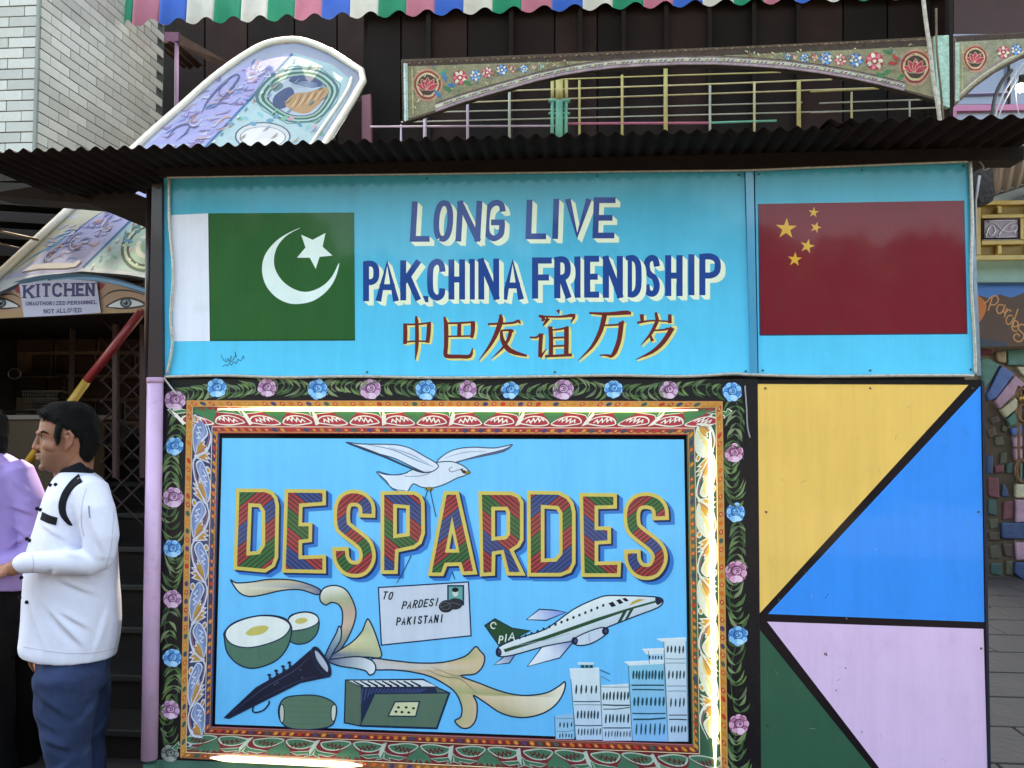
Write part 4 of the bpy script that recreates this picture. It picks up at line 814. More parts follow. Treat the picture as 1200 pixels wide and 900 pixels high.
for x, y0, y1, r, k in ((470, 146, 190, .006, 'l'), (498, 136, 190, .011, 'l'), (548, 122, 185, .008, 'l'), (597, 106, 185, .008, 'w'), (679, 94, 180, .007, 'y'), (729, 88, 178, .008, 'y'), (780, 78, 176, .012, 'y'), (832, 100, 172, .007, 'w'), (884, 96, 168, .007, 'c'), (936, 96, 165, .012, 'y'), (998, 108, 162, .006, 'c'), (1066, 118, 160, .005, 'w')):
    rail([(x, y0), (x, y1)], r, k, 'upright')
for x, r in ((647.5, .011), (655.5, .024), (663.5, .011)):
    rail([(x, 94), (x, 118)], r, 'y', 'column'); rail([(x, 118.2), (x-.5, 172)], r*.98, 'g', 'column')
rail([(643, 118), (668, 118)], .014, 'g', 'collar'); rail([(643, 133), (668, 133)], .008, 'g', 'collar')
# ------------------------------------------------------------------ carved arch panels
YS = 1.25
def sproj(Yp):
    return lambda x, y, l: at(x, y, Yp-l)
def flw(x, y, r, c1, c2, c3='#e3d8c0'):
    it = [(ell(x, y, r, r, 14), c1)]
    for k in range(7):
        a = k*.9+x; it.append((ell(x+math.cos(a)*r*.62, y+math.sin(a)*r*.62, r*.34, r*.24, 8, a), c2 if k % 2 else c3))
    return it+[(ell(x, y, r*.45, r*.42, 10), c1), (ell(x, y, r*.22, r*.2, 8), c3)]
def lotus(x, y, s):
    it = []
    for q, c_ in ((1, '#b08a72'), (.86, '#8e3a34'), (.74, '#c7b08a'), (.62, '#4a3a30')):
        it.append((cr([(x, y-19*s*q), (x+14*s*q, y-12*s*q), (x+18*s*q, y+2*s*q), (x+9*s*q, y+17*s*q), (x, y+20*s*q), (x-10*s*q, y+17*s*q), (x-18*s*q, y+2*s*q), (x-14*s*q, y-12*s*q)], 4, True), c_))
    for a in (-1.1, -.55, 0, .55, 1.1):
        P = [(x+math.sin(a)*r*s+math.cos(a)*o*s, y+6*s-math.cos(a)*r*s+math.sin(a)*o*s) for r, o in ((0, 0), (6, 3), (14, 0), (6, -3))]
        it += [(offset(cr(P, 3, True), .5), '#e0b9a0'), (cr(P, 3, True), '#b4404c')]
    return it
ap_ = thing('carved_arch_panel', 'long arched panel carved and painted with lotus and flower motifs above the roof', 'panel')
place(ap_, at(790, 110, YS))
top = [(470, 69.5), (560, 66.5), (700, 61), (850, 55), (1000, 48), (1108, 42)]
arch = [(1108, 120), (1092, 116), (1060, 107), (1030, 99.5), (1000, 93), (960, 86), (920, 81), (880, 78), (840, 76), (800, 76), (760, 77.5), (720, 80), (690, 83.5), (660, 88.5), (630, 95), (600, 103.5), (570, 112), (540, 121), (510, 131.5), (490, 138), (472, 143.5)]
px_prism('panel', top+arch, YS, .04, DKWOOD, ap_)
BR = ['#7c6a52', '#6b5546', '#8f8168']
def along(P, c_, w_, n=1): return (rib(P, w_), c_)
it = [(top+arch, '#57463a'), (offset(top+arch, -2.5), '#8a8466'), ([(472, 72), (560, 69), (700, 63.5), (850, 57.5), (1000, 50.5), (1090, 46), (1090, 54), (1000, 58), (850, 65), (700, 71), (560, 75), (472, 78)], '#44352c')]
aL = arch[::-1][2:-2]
it += [(rib(sh(aL, 0, -5), 9), '#7f6f72'), (rib(sh(aL, 0, -6.5), 3.6), '#bdb7a6'), (rib(sh(aL, 0, -2.2), 2), '#a78d94'), (rib(sh(aL, 0, -10.5), 1.2), '#54403c')]
for i in range(2, 130):
    t = i/130*(len(aL)-1); j = int(t); q = t-j; x = aL[j][0]*(1-q)+aL[min(j+1, len(aL)-1)][0]*q; y = aL[j][1]*(1-q)+aL[min(j+1, len(aL)-1)][1]*q
    it.append((ell(x, y-6.2, 2.2, .8, 6, -.5), ('#8c3a44', '#3f6c84', '#c9b98a', '#567a52')[i % 4]))
for i in range(100):
    x = 480+i*6.1; y = 74-(x-480)*.0465; it.append((ell(x, y, 2, .8, 6, .5 if i % 2 else -.5), ('#7c5b3c', '#6a3f38', '#86784f')[i % 3]))
it += [(rib([(475, 74), (476, 141)], 5), '#9fb8b0'), (rib([(474, 74), (475, 142)], 1.2), '#d9e2dc'), (rib([(483, 78), (484, 134)], 2), '#a9a070')]
rg9 = random.Random(8)
for i in range(260):
    x = rg9.uniform(484, 1090); f_ = min(abs(x-470), abs(1110-x))/320; 
    if f_ > 1: continue
    yt = 78-(x-472)*.045; A9 = sorted(arch); k9 = max(k for k in range(len(A9)-1) if A9[k][0] <= x); q9 = (x-A9[k9][0])/(A9[k9+1][0]-A9[k9][0]); yb_ = A9[k9][1]*(1-q9)+A9[k9+1][1]*q9-14
    if yb_ < yt+4: continue
    y = rg9.uniform(yt+2, yb_); a_ = rg9.uniform(0, 6.3); l_ = rg9.uniform(2, 5)
    it.append((rib([(x, y), (x+l_*.5*math.cos(a_)+1, y+l_*.5*math.sin(a_)), (x+l_*math.cos(a_), y+l_*math.sin(a_)+1)], [.3, rg9.uniform(.8, 1.6), .3], 3), rg9.choice(['#4c7a58', '#3f6f90', '#a84a48', '#c8b888', '#5c8a60', '#8f5a3c', '#d0c8a8'])))
paint('carved_ground', it, ap_, CARV, 0, proj=sproj(YS))
# pale field inside the corners
itf = [(cr([(488, 80), (520, 79), (600, 74), (660, 71.5), (640, 78), (600, 88), (550, 104), (500, 122), (489, 124)], 2, True), '#8f8d72'),
       (cr([(915, 61), (1000, 56.5), (1088, 52), (1088, 103), (1060, 98), (1020, 88), (970, 77), (930, 70)], 2, True), '#868a6e')]
for q_ in []: paint('pale_field', [q_], ap_, CARV, 1, proj=sproj(YS))
for x, y, s in ((501, 99, 1.0), (1073, 78, 1.12)):
    paint('lotus_motif', lotus(x, y, s), ap_, CARV, 2, proj=sproj(YS))
for x, y, r, c1, c2 in ((539, 91, 8.5, '#b03a4c', '#d4707c'), (557, 88.5, 6.5, '#2e6ea4', '#6ca6cc'), (571, 85, 6.5, '#b04450', '#d4808c'), (588, 82, 6.5, '#2a5f98', '#6c9ccc'), (601, 81, 4, '#a8604c', '#c8907c'), (614, 80.5, 5, '#2f72a0', '#6ca6cc'), (626, 79, 3, '#9c5a4c', '#b8907c'), (635, 78, 3, '#3f7a6a', '#7ca69c'),
    (923, 66.5, 4, '#2f6c94', '#6ca6bc'), (932, 67, 3, '#a3544c', '#c8907c'), (943, 68, 5.5, '#2a6c9c', '#6ca6cc'), (955, 68, 4, '#a8504c', '#c8806c'), (968, 68.5, 7.5, '#2b66a0', '#6ca0d0'), (985, 70, 7, '#b04c58', '#dc8c94'), (1003, 70.5, 8, '#2b66a0', '#6ca0d0'), (1025, 71.5, 10.5, '#b23c4c', '#dc7c88')):
    paint('carved_flower', flw(x, y, r, c1, c2), ap_, CARV, 2, proj=sproj(YS))
lv = []
for x, y, a in ((519, 85, -.5), (524, 104, .6), (529, 100, 0), (513, 110, .8), (521, 90, 1.2), (548, 97, .4), (1040, 61, .3), (1040, 84, -.4), (1046, 74, 0), (1050, 68, .7), (1056, 90, -.7), (1032, 88, .3)):
    lv += [(ell(x, y, 5.5, 2.4, 10, a), ('#3f7a50', '#3a78a0', '#b0443f', '#4c9068')[int(x) % 4])]
tag(paint('carved_leaf', lv, ap_, CARV, 3, proj=sproj(YS)), None, kind='stuff')
prism('end_column', [at(1095, 42, YS-.02), at(1112, 41, YS-.02), at(1113, 126, YS-.02), at(1099, 122, YS-.02)], mat('aqua_carved_paint', '#8fb0a2', rough=.6, var=.35, scale=40, bump=.8, bscale=80, dirt='#5c4838', dirtamt=.8), ap_, Vector((0, .03, 0)))
a2 = thing('carved_arch_panel', 'short piece of a second carved arched panel at the right edge with one lotus', 'panel')
place(a2, at(1160, 80, YS))
P2 = [(1117, 42), (1300, 33), (1300, 40), (1240, 52), (1200, 66), (1170, 82), (1145, 100), (1128, 116), (1118, 125)]
px_prism('panel', P2, YS, .04, DKWOOD, a2)
al2 = [(1122, 117), (1135, 104), (1150, 92), (1175, 76), (1205, 61), (1240, 49)]
paint('carved_ground', [(P2, '#5c4a3e'), (offset(P2, -2.5), '#8f8f78'), (rib(sh(al2, 1, -6), 6), '#8c8078'), (rib(sh(al2, 1, -4), 2), '#c4b8a0'), (rib([(1120, 46), (1240, 40)], 6), '#43342c'), (rib([(1122, 50), (1122, 118)], 5), '#a3bcae'), (rib([(1128, 54), (1128, 106)], 1.6), '#b0ae74')], a2, CARV, 0, proj=sproj(YS))
paint('lotus_motif', lotus(1143, 68, .86), a2, CARV, 2, proj=sproj(YS))
paint('carved_flower', flw(1176, 61, 7.5, '#a83c48', '#d0808c'), a2, CARV, 2, proj=sproj(YS)); paint('carved_flower', flw(1191, 58, 6.5, '#2b66a0', '#6ca0d0'), a2, CARV, 2, proj=sproj(YS))
ps = thing('dark_upright', 'narrow dark upright between the two carved arched panels', 'post')
place(ps, at(1115, 150, YS)); prism('upright', [at(1112.5, -20, YS), at(1117, -20, YS), at(1117, 170, YS), at(1112.5, 170, YS)], BLACK, ps, Vector((0, .05, 0)))
# window with pale panes, cables, bulb at the upper right
wn = thing('pink_framed_window', 'pale blue window with a pink frame behind the cables at upper right', 'window')
YW = 2.0; place(wn, at(1170, 150, YW))
GLS = mat('pale_pane', '#6f7790', rough=.25, var=.1, scale=3, coat=.6)
prism('pane', [at(1115, 40, YW+.03), at(1300, 40, YW+.03), at(1300, 122, YW+.03), at(1115, 122, YW+.03)], GLS, wn, Vector((0, .01, 0)))
prism('pane', [at(1115, 122.5, YW+.03), at(1300, 122.5, YW+.03), at(1300, 170, YW+.03), at(1115, 170, YW+.03)], mat('white_pane', '#8f95a8', rough=.3), wn, Vector((0, .01, 0)))
PKF = mat('pink_frame_paint', '#b05c84', rough=.4, var=.1, coat=.3)
prism('frame_rail', [at(1115, 123, YW), at(1300, 121, YW), at(1300, 127.5, YW), at(1115, 130, YW)], PKF, wn, Vector((0, .03, 0)))
prism('frame_stile', [at(1115, 130.3, YW), at(1121, 130.3, YW), at(1122, 170, YW), at(1116, 170, YW)], PKF, wn, Vector((0, .03, 0)))
for x in (1182,): prism('glazing_bar', [at(x, 60, YW), at(x+1.5, 60, YW), at(x+2.5, 121, YW), at(x+.5, 121, YW)], MAROON, wn, Vector((0, .02, 0)))
prism('glazing_bar', [at(1122, 109, YW), at(1182, 107, YW), at(1182, 108.5, YW), at(1122, 110.5, YW)], mat('lilac_bar', '#9c8fae', rough=.5), wn, Vector((0, .02, 0)))
WCAB = mat('white_plastic', '#8d8e94', rough=.4); 
def cable(P, Y, r, m, label, group=None, k=6, cat='cable'):
    Ys = Y if isinstance(Y, list) else [Y]*len(P); Q = cr(P, k)
    n = len(Q); pts = [at(x, y, Ys[0]+(Ys[-1]-Ys[0])*i/(n-1)) for i, (x, y) in enumerate(Q)]
    return tag(tube('cable', pts, r, m, None, 6), label, cat, group)
cable([(1199, 74), (1186, 92), (1172, 118), (1166, 140), (1165, 160)], .9, .0045, WCAB, 'left strand of the white cables drooping in front of the pink window frame')
cable([(1202, 76), (1190, 96), (1176, 122), (1169, 142), (1167, 165)], .95, .0035, WCAB, 'second strand of the white cables beside the black hose at upper right')
cable([(1191, 78), (1190, 100), (1192, 125), (1198, 145), (1204, 160)], .95, .0025, WCAB, 'thin white cable hanging in a loop just left of the lit bulb')
cable([(1186, 82), (1174, 96), (1166, 115), (1162, 138), (1156, 165)], 1.0, .010, mat('black_rubber', '#17161a', rough=.5), 'thick black hose behind the white cables at upper right', cat='hose')
cable([(1081, -10), (1085, 25), (1090, 60), (1094, 95), (1100, 130), (1103, 160)], 1.1, .011, mat('frayed_rope', '#a8a096', rough=.9, var=.4, scale=40), 'pale frayed rope hanging in front of the carved arch panel', cat='rope')
cable([(1097, 10), (1098, 60), (1103, 110), (1106, 150)], 1.12, .006, mat('brown_twine', '#6a5a4c', rough=.9, var=.4), 'thin brown twine hanging beside the pale rope', cat='rope')
bu = thing('lit_bulb', 'small lit white bulb shining at the right edge above the roof', 'lamp')
place(bu, at(1196, 106, .9)); bp_ = at(1196, 103, .9)
bm = bmesh.new(); bmesh.ops.create_uvsphere(bm, u_segments=14, v_segments=10, radius=.022, matrix=Matrix.Translation(bp_)); me = bpy.data.meshes.new('glass_bulb'); bm.to_mesh(me); bm.free()
BLB = bpy.data.materials.new('lit_bulb_glass'); BLB.use_nodes = True; _b = BLB.node_tree.nodes['Principled BSDF']; _b.inputs['Emission Color'].default_value = (1, .97, .9, 1); _b.inputs['Emission Strength'].default_value = 4
link('glass_bulb', me, BLB, bu); tube('socket', [bp_+Vector((.004, 0, .02)), bp_+Vector((.008, 0, .06))], .014, BLACK, bu, 10)
# ------------------------------------------------------------------ white tiled building, upper left
tbk = thing('tiled_building', 'white tile clad upper wall of a building at the top left corner', 'building')
YB = 1.5; cx_ = at(44, 100, YB).x; zb = 3.02; rows = 30; rh = .0655
place(tbk, (cx_-1, YB+.8, zb))
box('core', (cx_-2.2, YB+.012, zb), (cx_-.012, 3.02, zb+rows*rh), mat('grey_grout', '#3c423e', rough=.9, var=.2), tbk)
TIL = [mat('glazed_tile_%d' % i, c_, rough=.35, var=.08, scale=9, coat=.15, bump=.03, bscale=20, dirt='#8c8a7c', dirtamt=.3) for i, c_ in enumerate(('#a9a9a2', '#9f9f98', '#b3b3ac'))]
tl = {}
def brk(kind, mi, sx, loc):
    key = (kind, mi, round(sx, 3))
    if key not in tl:
        d = (sx, .014, rh-.006) if kind == 'f' else (.014, sx, rh-.006)
        o = box('tile', (0, 0, 0), d, TIL[mi], tbk, .002); tl[key] = o
    else:
        o = tl[key].copy(); COL.objects.link(o)
    o.parent = tbk; o.matrix_parent_inverse = Matrix.Translation(tbk.location).inverted(); o.location = loc
for r_ in range(rows):
    z = zb+r_*rh+.003; off = 0 if r_ % 2 else .098
    for i in range(3):                     # front
        x1 = cx_-.003-(i*.197)+(0 if i == 0 else -.0)+off*(i > 0)
        wd_ = .192 if (off == 0 or i) else .094
        if i and off: x1 = cx_-.003-.0985-(i-1)*.197
        brk('f', rng.randrange(3), wd_, (x1-wd_, YB+rng.uniform(-.0015, .0015), z))
    for i in range(8):                     # receding side
        y0 = YB+.018+i*.197+(0 if r_ % 2 else -.098)
        wd_ = .192
        if y0 < YB+.01: wd_ = .094; y0 = YB+.018
        if y0+wd_ > 3.05: continue
        brk('s', rng.randrange(3), wd_, (cx_-.014+rng.uniform(-.0012, .0012), y0, z))
box('corner_bead', (cx_-.014, YB-.012, zb), (cx_+.004, YB+.003, zb+rows*rh), mat('grey_bead', '#7a817c', rough=.5), tbk)
# small pink canopy between the tiled wall and the awning
pc = thing('pink_canopy', 'small pink edged corrugated canopy on a thin lilac post beside the tiled wall', 'canopy')
place(pc, at(206, 135, 3.1))
prism('fascia', [at(168, 37, 3.1), at(209, 37.5, 3.1), at(209, 48, 3.1), at(180, 49, 3.1)], mat('lilac_fascia', '#a87ca0', rough=.5, var=.15), pc, Vector((0, .03, 0)))
tube('post', [at(207, 46, 3.12), at(206.5, 190, 3.12)], .016, mat('lilac_post_paint', '#a585a8', rough=.5, var=.1), pc, 10)
corrugated('sheet', at(181, 50, 3.1), at(208, 47, 3.1), Vector((.0, .5, .0)), .012, .07, UP, MAROON, pc)
prism('sloping_edge', [at(209, 38, 3.1), at(214, 42, 3.1), at(268, 73, 3.4), at(262, 80, 3.4), at(209, 52, 3.1)], mat('rusty_brown_edge', '#6b5a54', rough=.4, metal=.3, var=.3), pc, Vector((0, .03, 0)))  # brownish slanted edge of the canopy
# ------------------------------------------------------------------ staircase canopy (painted sheet climbing away)
sc_ = thing('stair_canopy', 'painted pale blue sheet metal canopy climbing over the kitchen stairs, pictures on its top', 'canopy')
P0 = at(90, 325, 1.0); sl = 1.36
place(sc_, P0)
NP = Vector((0, -sl, 1)).normalized()
def cproj(x, y, l): return atp(x, y, P0, NP) + NP*l
OUTL = [(-30, 352), (0, 326), (40, 289), (97, 235), (170, 166), (213, 128), (250, 95), (290, 66), (318, 53), (352, 50), (388, 63), (424, 86), (424, 96), (414, 118), (385, 166), (330, 250), (290, 330), (200, 331), (150, 322), (96, 318), (40, 324), (0, 342), (-30, 362)]
prism('sheet', [cproj(x, y, -.02) for x, y in OUTL], MATTE if False else mat('pale_sheet_metal', '#5f6a74', rough=.35, metal=.3), sc_, NP*.02)
cl = []
gx = lambda *c: grad((0, 330), (350, 60), *c)
cl += [(OUTL, gx('#c2cdd9', '#bccadf', '#b9bfdc', '#9aa4b8')), ([(4, 328), (100, 240), (174, 170), (245, 170), (100, 312), (92, 318), (40, 322)], '#a9b1dd'),
       ([(174, 170), (214, 134), (252, 101), (292, 74), (345, 62), (245, 168)], '#a5a8da'),
       ([(100, 312), (245, 168), (345, 62), (390, 76), (414, 96), (405, 118), (372, 166), (280, 300), (200, 326), (150, 318)], '#a8c7cf')]
cl += [(rib([(97, 314), (245, 168), (343, 63)], 3), '#3a6fa0'), (rib([(103, 312), (250, 166), (347, 63)], 1.2), '#8fb8c8')]
cl += [(cr([(98, 240), (122, 238), (128, 246), (100, 262), (60, 290), (30, 312), (8, 322), (40, 290), (80, 253)], 3, True), '#c7c8b4')]
cl += [(rib([(10, 322), (40, 300), (66, 286), (86, 268), (72, 276), (50, 288)], [.5, 2, 3, 2, 3, .5], 3), '#5f9cd0'), (rib([(60, 300), (88, 272), (110, 255), (125, 246)], [.4, 2, 1.6, .3], 3), '#6e76a8')]
rg2 = random.Random(5)
for i in range(190):                                # small brush dabs of the printed figures
    t = rg2.random(); w_ = rg2.uniform(-1, 1)
    x = 60+t*250; y = 300-t*232; x += w_*22; y += w_*14+rg2.uniform(-5, 5)
    if x > 345-(y-62)*.94-4 and y > 64: x -= 20
    if y < 75+ (300-x)*.25: continue
    cl.append((rib([(x, y), (x+rg2.uniform(4, 12), y-rg2.uniform(-2, 5)), (x+rg2.uniform(8, 16), y-rg2.uniform(1, 8))], [.3, rg2.uniform(1, 2.6), .3], 3), rg2.choice(['#7a86bb', '#8a7aa8', '#c3a49c', '#c9cce6', '#6f8cc0', '#b6bede', '#9a86b4'])))
cl += [(rib([(250, 128), (268, 108), (280, 92), (276, 88), (262, 98), (244, 118), (236, 134)], [.5, 2, 2.4, 1, 2, 2, .4], 3), '#5d6a94'), (rib([(196, 164), (206, 150), (222, 146), (218, 156), (206, 166)], [.5, 1.6, 1.6, 1.4, .4], 3), '#66749c')]
for cx0, cy0, rr_ in ((150, 222, 13), (196, 180, 11), (232, 140, 12), (270, 104, 11), (305, 78, 9), (130, 262, 11), (92, 286, 12), (62, 300, 9)):
    for k in range(3):
        cl.append((rib(ell(cx0+rg2.uniform(-4, 4), cy0+rg2.uniform(-3, 3), rr_*(1-.28*k), rr_*(.62-.17*k), 14, -.75, rg2.uniform(0, 3), rg2.uniform(4, 6.2)), [.3]+[1.1]*12+[.3]), ('#5d6a9c', '#c3c6e2', '#b78f86')[k]))
for t in range(26):
    x = 104+t*9.4; y = 309-t*9.6; cl.append((ell(x+6, y+2, 2.6, 1.2, 6, -.8), ('#d8dfe6', '#6a9cb0', '#c08f80')[t % 3]))
for t in range(40):
    x = 250+rg2.uniform(0, 130); y = 170-rg2.uniform(0, 96)
    if 345-(y-62)*.94+6 < x < 412-(y-90)*.6: cl.append((rib([(x, y), (x+5, y-3), (x+8, y-7)], [.3, 1.6, .3], 3), rg2.choice(['#5f96a8', '#7fb8a8', '#8fa8c8', '#b0a08c'])))
paint('painted_top', cl, sc_, CANP, 0, proj=cproj)
md = []
def octo(s): return [(352+x*s, 115+y*s) for x, y in [(-53, -2), (-36, -25), (-10, -35), (22, -33), (44, -15), (40, 4), (20, 26), (-14, 28), (-40, 14)]]
for s, c_ in ((1.0, '#3f6f78'), (.93, '#a3c4c0'), (.87, '#2f6660'), (.80, '#8fb6a8'), (.74, '#3c5a74'), (.70, '#a9bccb')): md.append((cr(octo(s), 3, True), c_))
md += [(cr([(322, 112), (338, 102), (345, 108), (342, 120), (330, 128), (320, 124)], 3, True), '#34507a'), (cr([(338, 94), (352, 88), (370, 92), (378, 100), (366, 103), (350, 100)], 3, True), '#38507c'),
       (cr([(334, 122), (345, 110), (362, 108), (382, 102), (384, 110), (372, 124), (360, 133), (345, 131)], 3, True), '#b3906c'), (cr([(318, 100), (328, 96), (332, 102), (322, 108)], 3, True), '#5a7f86')]
for i in range(8): md.append((rib([(340+i*4.6, 128-i*1.4), (346+i*4.6, 120-i*1.6), (350+i*4.4, 110-i*.6)], [.4, 1.1, .4], 3), '#7a5238' if i % 2 else '#d9bd96'))
for i in range(5): md.append((rib([(342, 98+i*1.6), (358, 96+i*1.5), (372, 98+i)], [.3, .9, .3], 3), '#8ea6c0'))
md += [(rib(octo(1.07)+[octo(1.07)[0]], 1), '#5b8f84')]
paint('bird_medallion', md, sc_, CANP, 1, proj=cproj)
em = [(ell(308, 160, 33, 17, 24), '#4f6672'), (ell(308, 160, 31, 15.5, 24), '#c6cfd6'), (ell(308, 161, 27, 12.5, 24), '#56606c'), (ell(308, 161, 26, 12, 24), '#dfe1e4')]
for i in range(14): em.append((ell(270+i*9+rg2.uniform(-3, 3), 138+rg2.uniform(-4, 8) if i < 9 else 150+rg2.uniform(-8, 14), 4.5, 2.4, 8, rg2.uniform(-1, 1)), rg2.choice(['#5b9ab8', '#6fae9c', '#b99aa8', '#7cc0c8', '#c5b0b8'])))
paint('oval_medallion', em, sc_, CANP, 1, proj=cproj)
rm = []
for s, c_ in ((1, '#5a6f66'), (.9, '#b8d4c4'), (.8, '#48605c'), (.72, '#a9cfc4'), (.5, '#dfe8e0'), (.34, '#9ac4b4')): rm.append((ell(176, 288, 36*s, 29*s, 28, -.5), c_))
for i in range(18): rm.append((ell(176+33*math.cos(i*.35)*.94, 288+27*math.sin(i*.35)*.94, 1.6, 1.4, 6), '#e3ebe4'))
for i in range(20): rm.append((ell(112+rg2.uniform(0, 58), 306-rg2.uniform(0, 40)*1.0, 3.6, 1.8, 8, rg2.uniform(-1, 1)), rg2.choice(['#5f9cc4', '#86c4b4', '#c8b0b4', '#4f8a94', '#a8d8d8'])))
rm = [q for q in rm if True]
paint('round_medallion', [q for q in rm if sum(p[0] for p in q[0])/len(q[0])+ sum(p[1] for p in q[0])/len(q[0]) > 414], sc_, CANP, 1, proj=cproj)
WR = mat('white_rim_paint', '#cfc8ba', rough=.35, var=.1, coat=.4, dirt='#a08f70', dirtamt=.5)
RIM = cr([(-30, 349), (0, 324), (40, 287), (97, 233.5), (170, 164.5), (213, 126.5), (250, 93.5), (290, 65), (318, 52), (352, 49), (388, 62)], 4)+[(424, 85), (426, 97), (412, 122), (383, 168), (350, 225)]
tube('rim', [cproj(x, y, .012) for x, y in RIM], .024, WR, sc_, 10)
tube('inner_rim', [cproj(x, y, .004) for x, y in cr([(412, 92), (404, 112), (366, 168), (345, 205)], 4)], .012, WR, sc_, 8)
prism('torn_flap', [cproj(x, y, .03) for x, y in [(30, 325), (42, 317), (60, 315), (90, 315), (97, 311), (99, 313), (93, 319), (80, 321), (50, 321.5)]], mat('dull_flap', '#8f9098', rough=.7), sc_, NP*.012)
# gable band with eyes
gb = thing('eye_gable', 'curved gable band painted with a pair of eyes under the stair canopy', 'gable')
YE = .98; place(gb, at(85, 365, YE)); eproj = sproj(YE)
BAND = [(-40, 356), (0, 338), (30, 327), (60, 322), (90, 321.5), (120, 324), (150, 331), (176, 340), (200, 349), (200, 365), (175, 365.5), (100, 368), (0, 373), (-40, 375)]
px_prism('band', BAND, YE, .03, mat('band_edge', '#6d6258', rough=.7), gb)
gi = [(BAND, '#a8866c'), (rib([(-40, 360), (0, 341), (30, 330), (60, 325), (90, 324), (120, 327), (150, 334), (200, 352)], 7, 3), '#2f5878'), (rib([(60, 328), (90, 326), (120, 328), (150, 334.5), (176, 343)], [1, 3, 4, 4, 3], 3), '#6fa6cf'), (rib([(0, 346), (30, 334), (56, 328.5)], [1, 3, 2], 3), '#8fb4c8'),
      ([(-40, 366), (-40, 374), (0, 373), (100, 368), (175, 365.5), (200, 365), (200, 360), (100, 362), (0, 367)], '#a3865f'), (rib([(118, 351), (128, 343), (142, 340), (158, 342), (176, 348)], [.5, 1.8, 2, 1.6, .6], 3), '#241a18'), (rib([(-10, 350), (5, 345), (16, 345), (24, 350)], [1, 1.6, 1.6, .4], 3), '#241a18'),
      ([(16, 337), (23, 333), (24, 344), (19, 343)], '#8f2f34'), ([(113, 330), (124, 333), (120, 338), (115, 341)], '#8f2f34')]
paint('band_paint', gi, gb, MATTE, 0, proj=eproj)
for (ex, s) in ((146.5, 1), (1.5, -1)):
    ey = [(cr([(ex-23*s, 359), (ex-10*s, 351), (ex+2*s, 348), (ex+14*s, 350), (ex+27*s, 357), (ex+14*s, 361), (ex-2*s, 362.5), (ex-14*s, 361.5)], 3, True), '#2b2420'),
          (cr([(ex-20*s, 359), (ex-9*s, 353), (ex+2*s, 350.5), (ex+13*s, 352.5), (ex+22*s, 357), (ex+12*s, 359), (ex-2*s, 360.5), (ex-12*s, 360)], 3, True), '#ccd3d6'), (ell(ex+1*s, 355, 7, 5.6, 16), '#23303a'), (ell(ex+1*s, 355, 4.8, 4, 14), '#6c8290'), (ell(ex+1*s, 355, 2.6, 2.6, 12), '#12161a'), (ell(ex-.5, 353.4, 1, .8, 6), '#e6ebee')]
    paint('painted_eye', ey, gb, MATTE, 1, proj=eproj)
ks = thing('kitchen_sign', 'white paper sign in purple letters reading KITCHEN over the stairs doorway', 'sign')
YK = .965; place(ks, at(72, 370, YK)); kproj = sproj(YK)
KQ = [(22.5, 333), (50, 329.5), (80, 327), (113, 330), (118, 366.5), (72, 369.5), (28, 371.5)]
px_prism('paper', KQ, YK, .004, mat('paper_white', '#b9bdd6', rough=.6, var=.05), ks)
def bars(chn, x0, y0, x1, y1, wd, sl=0):
    """slab lettering: strokes plus serif bars"""
    out = glyph(chn, x0, y0, x1, y1, wd)
    ser = {'K': [(0, 0), (0, 1), (1, 0), (1, 1)], 'I': [(.5, 0), (.5, 1)], 'T': [(.5, 1)], 'H': [(0, 0), (0, 1), (1, 0), (1, 1)], 'E': [(0, 0), (0, 1)], 'N': [(0, 0), (0, 1), (1, 0)], 'A': [(0, 1), (1, 1)], 'L': [(0, 0)], 'P': [(0, 0), (0, 1)], 'R': [(0, 0), (0, 1), (1, 1)], 'D': [(0, 0), (0, 1)], 'U': [(0, 0), (1, 0)]}.get(chn, [])
    h = wd/2
    for x, y in ser:
        X = x0+h+(x1-x0-wd)*x; Y2 = y0+h*.5 if y == 0 else y1-h*.5
        out.append(rib([(X-wd*.95, Y2), (X+wd*.95, Y2)], wd*.42))
    return out
def word(wd_, bx, th, colr, par, proj):
    for chn, b_ in zip(wd_, bx): paint('letter', [(p, colr) for p in bars(chn, *b_, th)], par, MATTE, 1, proj=proj)
PUR = '#2f2568'
word('KITCHEN', [(27, 334, 40, 349.5), (42, 332.5, 47, 348.5), (49, 332, 59.5, 348), (61, 331.5, 73, 348), (75, 331.5, 87.5, 347.5), (89, 331.5, 98.5, 347), (100, 331.5, 111, 347)], 3.2, PUR, ks, kproj)
word('UNAUTHORIZED', [(30+i*3.95, 353.5-i*.05, 33.4+i*3.95, 358-i*.05) for i in range(12)], .95, '#3a3170', ks, kproj)
word('PERSONNEL', [(79+i*3.9, 352.8-i*.12, 82.4+i*3.9, 357.2-i*.12) for i in range(9)], .95, '#3a3170', ks, kproj)
word('NOT', [(51+i*4.4, 362.2-i*.05, 54.8+i*4.4, 367.4) for i in range(3)], 1.0, '#3a3170', ks, kproj)
word('ALLOWED', [(66+i*4.3, 361.3-i*.1, 69.8+i*4.3, 366.6-i*.1) for i in range(7)], 1.0, '#3a3170', ks, kproj)
